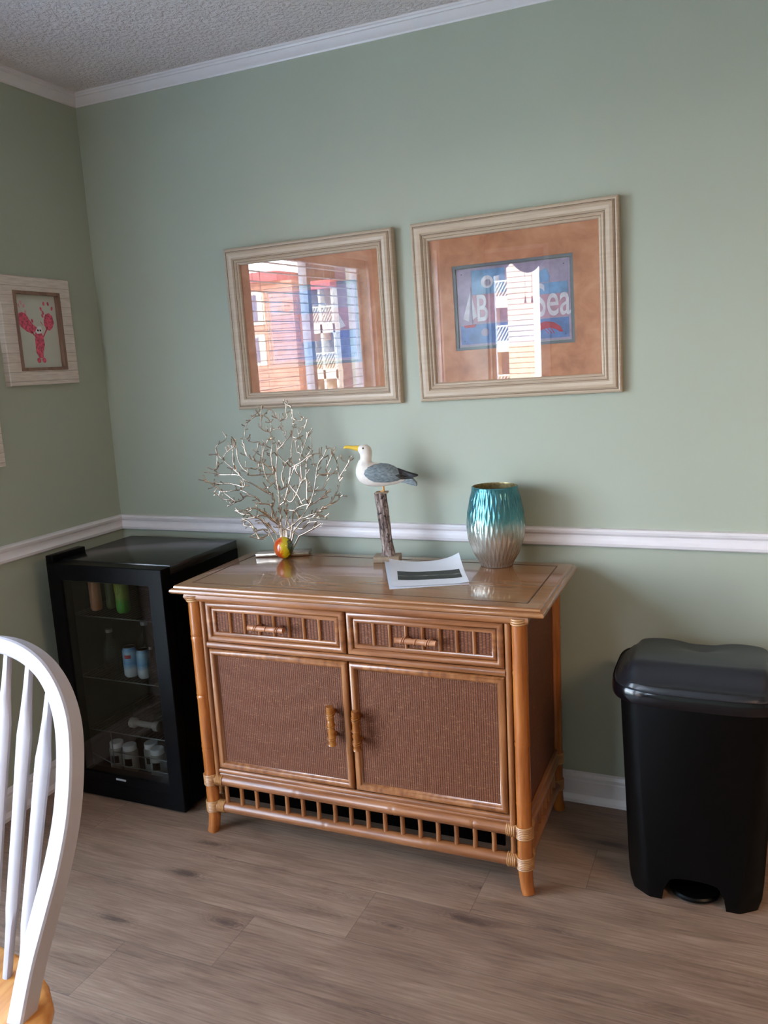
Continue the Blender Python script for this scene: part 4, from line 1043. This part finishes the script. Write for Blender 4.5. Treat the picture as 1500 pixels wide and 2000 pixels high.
# papers
def sheet(name, label, loc, rz, W, D, curl, mat='paper'):
    t = thing(name, label, 'paper', loc, rz)
    bm = B(); n = 20; g = []
    for s in (1, 0):
        for i in range(n+1):
            for j in range(n+1):
                u, v = i/n, j/n; z = curl(u, v); g.append(bm.verts.new((u*W, v*D, z+(0.00035 if s else 0))))
    N = (n+1)**2
    for i in range(n):
        for j in range(n):
            a = i*(n+1)+j; q = (a, a+n+1, a+n+2, a+1)
            bm.faces.new([g[x] for x in q]); bm.faces.new([g[x+N] for x in q[::-1]])
    edge = [i*(n+1) for i in range(n+1)]+[n*(n+1)+j for j in range(1, n+1)]+[i*(n+1)+n for i in range(n-1, -1, -1)]+[j for j in range(n-1, 0, -1)]
    for a, b in zip(edge, edge[1:]+edge[:1]): bm.faces.new((g[a], g[a+N], g[b+N], g[b]))
    obj('sheet', bm, mat, t, angle=60)
    return t
sheet('paper_sheet', 'lower white paper sheet, mostly covered by the printed one', (1.276, -0.432, ZT+0.0001), math.radians(26.0), 0.216, 0.279, lambda u, v: 0.0003+0.012*max(0, 1-u*3)**2*max(0, (v-0.5)*2))
def curl(u, v): return 0.0016+0.015*max(0, 1-u/0.45)**1.8*(0.2+0.8*v)+0.018*max(0, (u-0.55)/0.45)**2*max(0, (v-0.45)/0.55)**1.5+0.004*max(0, (u-0.8)/0.2)**2
t = sheet('printed_paper', 'white sheet with a wide dark landscape photo print, curled corners, lying beside the vase', (1.274, -0.418, ZT+0.0010), math.radians(24.0), 0.212, 0.272, curl)
def photo_mat():
    k = NM('dark_landscape_print'); v = k.coord((1, 2.4, 1)); n = k.noise(v, 26, 4, 0.6)
    tc = k.n('TexCoord'); sp = k.n('SeparateXYZ'); k.L(tc.outputs['Object'], sp.inputs[0])
    band = k.math('SUBTRACT', 1.0, k.math('MULTIPLY', k.math('ABSOLUTE', k.math('SUBTRACT', sp.outputs[1], 0.100)), 60.0))
    f = k.math('MULTIPLY', n, k.math('MAXIMUM', band, 0.0))
    k.col(k.ramp(f, [(0.25, (52, 54, 50)), (0.45, (96, 98, 90)), (0.62, (170, 168, 160))])); k.set(Roughness=0.6); return k.m
M['photo'] = photo_mat()
bm = B(); n = 24; g = []
for i in range(n+1):
    for j in range(9):
        u = 0.10+0.84*i/n; v = 0.21+0.33*j/8; g.append(bm.verts.new((u*0.212, v*0.272, curl(u, v)+0.0007)))
for i in range(n):
    for j in range(8): a = i*9+j; bm.faces.new((g[a], g[a+9], g[a+10], g[a+1]))
obj('photo_print', bm, 'photo', t)

# ------------------------------------------------------------------ gull on a post
gl = thing('seagull_figurine', 'carved white seagull with grey wings on a driftwood post, middle of the sideboard top', 'figurine', (1.140, -0.126, ZT), math.radians(14))
M['drift_base'] = simple('grey_brown_base_wood', (150, 130, 108), 0.75, 0.12, 40, bump=0.3)
def drift_mat():
    k = NM('weathered_driftwood'); n = k.noise(k.coord((1, 1, 0.16)), 130, 5, 0.7); n2 = k.noise(k.coord(), 90, 3)
    c = k.ramp(n, [(0.36, (44, 36, 34)), (0.48, (120, 100, 94)), (0.62, (176, 158, 150)), (0.75, (216, 208, 204))])
    k.col(k.mix(k.ramp(n2, [(0.56, (0, 0, 0)), (0.66, (1, 1, 1))]), c, (50, 42, 40))); k.set(Roughness=0.8); k.bump(n, 0.7, 0.002); return k.m
M['drift'] = drift_mat()
bm = B(); box(bm, -0.040, 0.040, -0.030, 0.030, 0, 0.017, 0.0015); obj('base_block', bm, 'drift_base', gl)
bm = B(); pts = []; R = []; random.seed(5)
secs = []
for i in range(15):
    s = i/14; z = 0.016+0.196*s; cx = 0.004-0.016*s+0.0007*math.sin(i*1.3); cy = 0.002*math.sin(i*0.8); r = 0.0175+0.004*max(0, 1-s*7)
    secs.append([(cx+(r+0.0014*math.sin(j*2.6+i*0.12)+0.0006*math.sin(j*5+i))*math.cos(2*PI*j/24), cy+(r+0.0014*math.sin(j*2.6+i*0.12))*math.sin(2*PI*j/24), z) for j in range(24)])
loft(bm, secs); obj('driftwood_post', bm, 'drift', gl)
bm = B(); box(bm, -0.026, 0.012, -0.016, 0.016, 0.211, 0.2155, 0.001); obj('post_cap', bm, 'drift_base', gl)
# bird body, bill to -x; K turns photo measure into metres
K = 0.00158/5.357*1.0
def bx_(X): return (X-480)*0.000296-0.002
def bz_(Y): return 0.2155+(640-Y)*0.000296
PR = [(206, 420, 440, .2), (214, 370, 490, .55), (240, 310, 530, .85), (280, 285, 560, 1.0), (330, 300, 578, 1.1), (390, 338, 585, 1.12), (450, 344, 586, 1.08), (520, 352, 582, .98), (590, 385, 572, .82), (650, 430, 558, .62), (700, 470, 548, .42), (740, 500, 545, .28)]
def ellsec(x, zt, zb, wy, n=24):
    zc, hz = (zt+zb)/2, (zt-zb)/2
    return [(x, wy*math.cos(2*PI*j/n), zc+hz*math.sin(2*PI*j/n)) for j in range(n)]
bm = B(); loft(bm, [ellsec(bx_(X), bz_(a), bz_(b), 0.029*wf) for X, a, b, wf in PR])
# neck and head
NK = [(300, 470, 0.024, 0.026), (290, 400, 0.0230, 0.0245), (300, 340, 0.0200, 0.0200), (318, 290, 0.0175, 0.0165), (322, 250, 0.0185, 0.0160), (312, 215, 0.0215, 0.0175), (305, 185, 0.0215, 0.0175), (302, 162, 0.0165, 0.0135), (300, 150, 0.007, 0.006)]
n = 22
loft(bm, [[(bx_(X)+rx*math.cos(2*PI*j/n), ry*math.sin(2*PI*j/n), bz_(Y)) for j in range(n)] for X, Y, rx, ry in NK])
bo = obj('bird_body', bm, 'white', gl)
rm = bo.modifiers.new('r', 'REMESH'); rm.mode = 'VOXEL'; rm.voxel_size = 0.0022; rm.use_smooth_shade = True
smo = bo.modifiers.new('s', 'SMOOTH'); smo.iterations = 10; smo.factor = 0.6
M['gull_white'] = simple('cream_white_bird_paint', (236, 226, 216), 0.5, 0.03, 60)
bo.data.materials.clear(); bo.data.materials.append(M['gull_white']); bake(bo)
if not bo.data.materials: bo.data.materials.append(M['gull_white'])
def feather_mat(nm, a, b):
    k = NM(nm); n_ = k.noise(k.coord((20, 60, 90)), 4, 4, 0.6)
    k.col(k.ramp(n_, [(0.35, a), (0.62, b)])); k.set(Roughness=0.5); k.bump(n_, 0.4, 0.001); return k.m
M['wing'] = feather_mat('slate_wing_paint', (88, 100, 108), (146, 156, 160)); M['primary'] = feather_mat('black_wing_tip_paint', (22, 22, 26), (60, 62, 66))
wing = [(300, 440), (312, 400), (345, 370), (400, 350), (470, 345), (540, 352), (600, 375), (640, 402), (690, 432), (700, 470), (690, 510), (640, 530), (560, 540), (480, 538), (400, 528), (350, 500), (315, 465)]
tip = [(640, 400), (700, 425), (760, 450), (840, 475), (848, 488), (800, 500), (720, 515), (680, 515), (650, 495), (610, 465), (660, 455)]
def bulge(X, Y):
    """body half width near this photo point"""
    for (x0, a0, b0, w0), (x1, a1, b1, w1) in zip(PR, PR[1:]):
        if x0 <= X <= x1:
            s = (X-x0)/(x1-x0); wf = w0+(w1-w0)*s; a_, b_ = a0+(a1-a0)*s, b0+(b1-b0)*s
            q = (Y-(a_+b_)/2)/((b_-a_)/2); return 0.029*wf*math.sqrt(max(0.02, 1-q*q))
    return 0.007
def wingmesh(out, th, side, lift=0.0):
    bm = B(); cx = sum(p[0] for p in out)/len(out); cy = sum(p[1] for p in out)/len(out); rings = []
    for s in (1.0, 0.97, 0.85, 0.65, 0.4, 0.15):
        rg = []
        for X, Y in out:
            x, y = cx+(X-cx)*s, cy+(Y-cy)*s; edge = 1-s
            d = bulge(x, y)*0.93+lift+(th*min(1, edge*7) if s < 1 else -0.003)
            rg.append(bm.verts.new((bx_(x), side*-d, bz_(y))))
        rings.append(rg)
    n = len(out)
    for a, b in zip(rings, rings[1:]):
        for j in range(n): bm.faces.new((a[j], a[(j+1) % n], b[(j+1) % n], b[j]))
    bm.faces.new(rings[-1]); bm.faces.new(rings[0][::-1])
    return bm
for sd in (1, -1):
    wg = obj('wing', wingmesh(wing, 0.0042, sd, 0.001), 'wing', gl, angle=60); wg['label'] = 'slate grey wing'
    obj('wing_tip', wingmesh(tip, 0.0038, sd, 0.0025), 'primary', wg, angle=60)
bm = B(); loft(bm, [[(bx_(X), y_*w_, bz_(Y)) for y_, Y in ((-1, a), (1, a), (1, b), (-1, b))] for X, a, b, w_ in ((660, 520, 548, 0.009), (720, 508, 556, 0.011), (790, 512, 580, 0.013), (830, 560, 588, 0.012))])
obj('tail', bm, 'wing', gl, angle=40)
bm = B(); loft(bm, [[(bx_(X), w_*math.cos(2*PI*j/12), bz_(Y)+h_*math.sin(2*PI*j/12)) for j in range(12)] for X, Y, w_, h_ in ((250, 186, 0.009, 0.0085), (225, 186, 0.0072, 0.0082), (190, 178, 0.0055, 0.0060), (150, 171, 0.0045, 0.0052), (115, 168, 0.0040, 0.0048), (98, 172, 0.0030, 0.0038), (92, 178, 0.0012, 0.0016))])
obj('beak', bm, 'yellow', gl)
for sd in (1, -1):
    bm = B(); lathe(bm, [(0.0005, -0.0030), (0.0022, -0.0018), (0.0026, 0), (0.0022, 0.0018), (0.0005, 0.0030)], n=12)
    for v in bm.verts: v.co = v.co+Vector((bx_(304), -sd*0.0163, bz_(182)))
    obj('eye', bm, 'eye', gl)
for dy in (-0.006, 0.006):
    bm = B(); tube(bm, [(bx_(482), dy, bz_(575)), (bx_(484), dy, bz_(610)), (bx_(484), dy, bz_(634))], 0.0022, 8)
    tube(bm, [(bx_(486), dy, bz_(634)), (bx_(470), dy, bz_(636)), (bx_(452), dy, bz_(637))], [0.0026, 0.0028, 0.0014], 8)
    obj('leg', bm, 'orange_leg', gl)

# ------------------------------------------------------------------ arrow-back chair
M['seat_wood'] = cane_mat('honey_pine_seat', (196, 118, 50), (222, 148, 74), (236, 172, 100), 0.38, ax=1)
CX, CY, SZ = 1.017, -1.654, 0.45
ch = thing('dining_chair', 'white arrow-back dining chair with honey wood seat at the left edge', 'chair', (CX, CY, 0))
# seat outline: rear edge at +y
seat = []
half = [(0.0, 0.118), (0.05, 0.112), (0.10, 0.100), (0.145, 0.080), (0.185, 0.050), (0.212, 0.012), (0.226, -0.04), (0.232, -0.11), (0.230, -0.18), (0.220, -0.25), (0.190, -0.292), (0.13, -0.312), (0.06, -0.320), (0.0, -0.322)]
outl = half+[(-x, y) for x, y in half[-2:0:-1]]
bm = B(); rings = []
for s, z in ((0.90, SZ-0.040), (0.96, SZ-0.034), (1.0, SZ-0.020), (1.0, SZ-0.010), (0.985, SZ-0.002), (0.96, SZ), (0.80, SZ-0.004), (0.55, SZ-0.012), (0.25, SZ-0.014)):
    rings.append([bm.verts.new((x*s, (y+0.10)*s-0.10, z)) for x, y in outl])
n = len(outl)
for a, b in zip(rings, rings[1:]):
    for j in range(n): bm.faces.new((a[j], a[(j+1) % n], b[(j+1) % n], b[j]))
bm.faces.new(rings[-1]); bm.faces.new(rings[0][::-1])
obj('seat', bm, 'seat_wood', ch, angle=50)
LE = math.radians(20); upv = Vector((0, math.sin(LE), math.cos(LE))); nrm = Vector((0, -math.cos(LE), math.sin(LE)))
outer = [(0.172, -0.02), (0.174, 0.0), (0.180, 0.075), (0.192, 0.149), (0.204, 0.223), (0.208, 0.297), (0.201, 0.37), (0.186, 0.430), (0.160, 0.476), (0.126, 0.510), (0.088, 0.532), (0.045, 0.545), (0.0, 0.549)]
path = outer+[(-u, s) for u, s in outer[-2::-1]]
def cr(P, k=5):
    S = []
    for i in range(len(P)-1):
        p0, p1, p2, p3 = [Vector(P[min(max(q, 0), len(P)-1)]) for q in (i-1, i, i+1, i+2)]
        for j in range(k):
            t = j/k; S.append(0.5*((2*p1)+(p2-p0)*t+(2*p0-5*p1+4*p2-p3)*t*t+(3*p1-p0-3*p2+p3)*t**3))
    return S+[Vector(P[-1])]
pp = cr([(u, s, 0) for u, s in path])
bm = B(); rings = []; bw, bd = 0.029, 0.031
base = Vector((0, 0, SZ))
for i, q in enumerate(pp):
    t = (pp[min(i+1, len(pp)-1)]-pp[max(i-1, 0)]).normalized(); inn = Vector((-t.y, t.x, 0))
    w_ = bw*(0.92+0.18*math.exp(-((abs(q.x)-0.20)/0.05)**2))
    sec = []
    e = 0.003
    for a, b in ((0, e), (0, bd-e), (e, bd), (w_-e, bd), (w_, bd-e), (w_, e), (w_-e, 0), (e, 0)):
        pt = q+inn*a; sec.append(base+Vector((pt.x, 0, 0))+upv*pt.y+nrm*(b-bd))
    rings.append([bm.verts.new(v) for v in sec])
for a, b in zip(rings, rings[1:]):
    for j in range(8): bm.faces.new((a[j], a[(j+1) % 8], b[(j+1) % 8], b[j]))
bm.faces.new(rings[0][::-1]); bm.faces.new(rings[-1])
obj('bow', bm, 'chair', ch, angle=30)
def bow_s(u):
    u = abs(u); P = [(0, .518), (0.05, .513), (0.088, .497), (0.126, .462), (0.15, .43)]
    for (a, sa), (b, sb_) in zip(P, P[1:]):
        if u <= b: return sa+(sb_-sa)*(u-a)/(b-a)
    return .44
for k in (-2.5, -1.5, -0.5, 0.5, 1.5, 2.5):
    ub = 0.047*k; ut = 0.050*k
    p0 = Vector((ub, 0.075-0.004*k*k, SZ-0.012)); p1 = base+Vector((ut, 0, 0))+upv*(bow_s(ut)+0.006)+nrm*(-0.014)
    ax = (p1-p0); L = ax.length; ax.normalize(); sd = Vector((1, 0, 0)); sd = (sd-ax*sd.dot(ax)).normalized(); fw = sd.cross(ax)
    bm = B(); secs = []
    for t, wx, wy in ((0, .0065, .0065), (.10, .0068, .0065), (.18, .0085, .0065), (.23, .0125, .0062), (.50, .0130, .0060), (.74, .0150, .0062), (.78, .0150, .0062), (.86, .0095, .0064), (.92, .0068, .0060), (1.0, .0058, .0055)):
        c_ = p0.lerp(p1, t); sec = []
        for j in range(10):
            a = 2*PI*(j+0.5)/10; cx_ = math.copysign(abs(math.cos(a))**0.6, math.cos(a)); sy_ = math.copysign(abs(math.sin(a))**0.8, math.sin(a))
            sec.append(c_+sd*wx*cx_+fw*wy*sy_)
        secs.append(sec)
    loft(bm, secs); obj('spindle', bm, 'chair', ch, angle=40)
for sx in (-1, 1):
    for (tx, ty, bx2, by2) in ((0.150, 0.02, 0.195, 0.09), (0.155, -0.225, 0.200, -0.275)):
        P = [Vector((sx*tx, ty, SZ-0.03)).lerp(Vector((sx*bx2, by2, 0)), t) for t in (0, .06, .12, .16, .20, .24, .28, .50, .72, .76, .80, .84, .92, 1)]
        bm = B(); tube(bm, P, [.011, .0125, .015, .0175, .014, .018, .0165, .0195, .0175, .013, .017, .0135, .012, .009], 14)
        obj('leg', bm, 'chair', ch, angle=50)
for sx in (-1, 1):
    bm = B(); tube(bm, [(sx*0.176, 0.058, 0.20), (sx*0.178, -0.10, 0.20), (sx*0.180, -0.252, 0.20)], [.008, .013, .008], 12); obj('stretcher', bm, 'chair', ch)
bm = B(); tube(bm, [(-0.178, -0.10, 0.20), (0, -0.10, 0.20), (0.178, -0.10, 0.20)], [.008, .013, .008], 12); obj('stretcher', bm, 'chair', ch)

# repeats of one kind share a group phrase
for o in C.objects:
    if o.parent is None:
        for k_, g_ in (('drink_can', 'drink cans on the fridge shelves'), ('bottle', 'bottles in the fridge'), ('small_jar', 'small jars at the fridge bottom'), ('framed_picture', 'framed beach prints on the back wall'), ('shiplap_picture', 'shiplap frames on the left wall'), ('apartment_building', 'flats across the yard')):
            if o.name.split('.')[0] == k_: o['group'] = g_
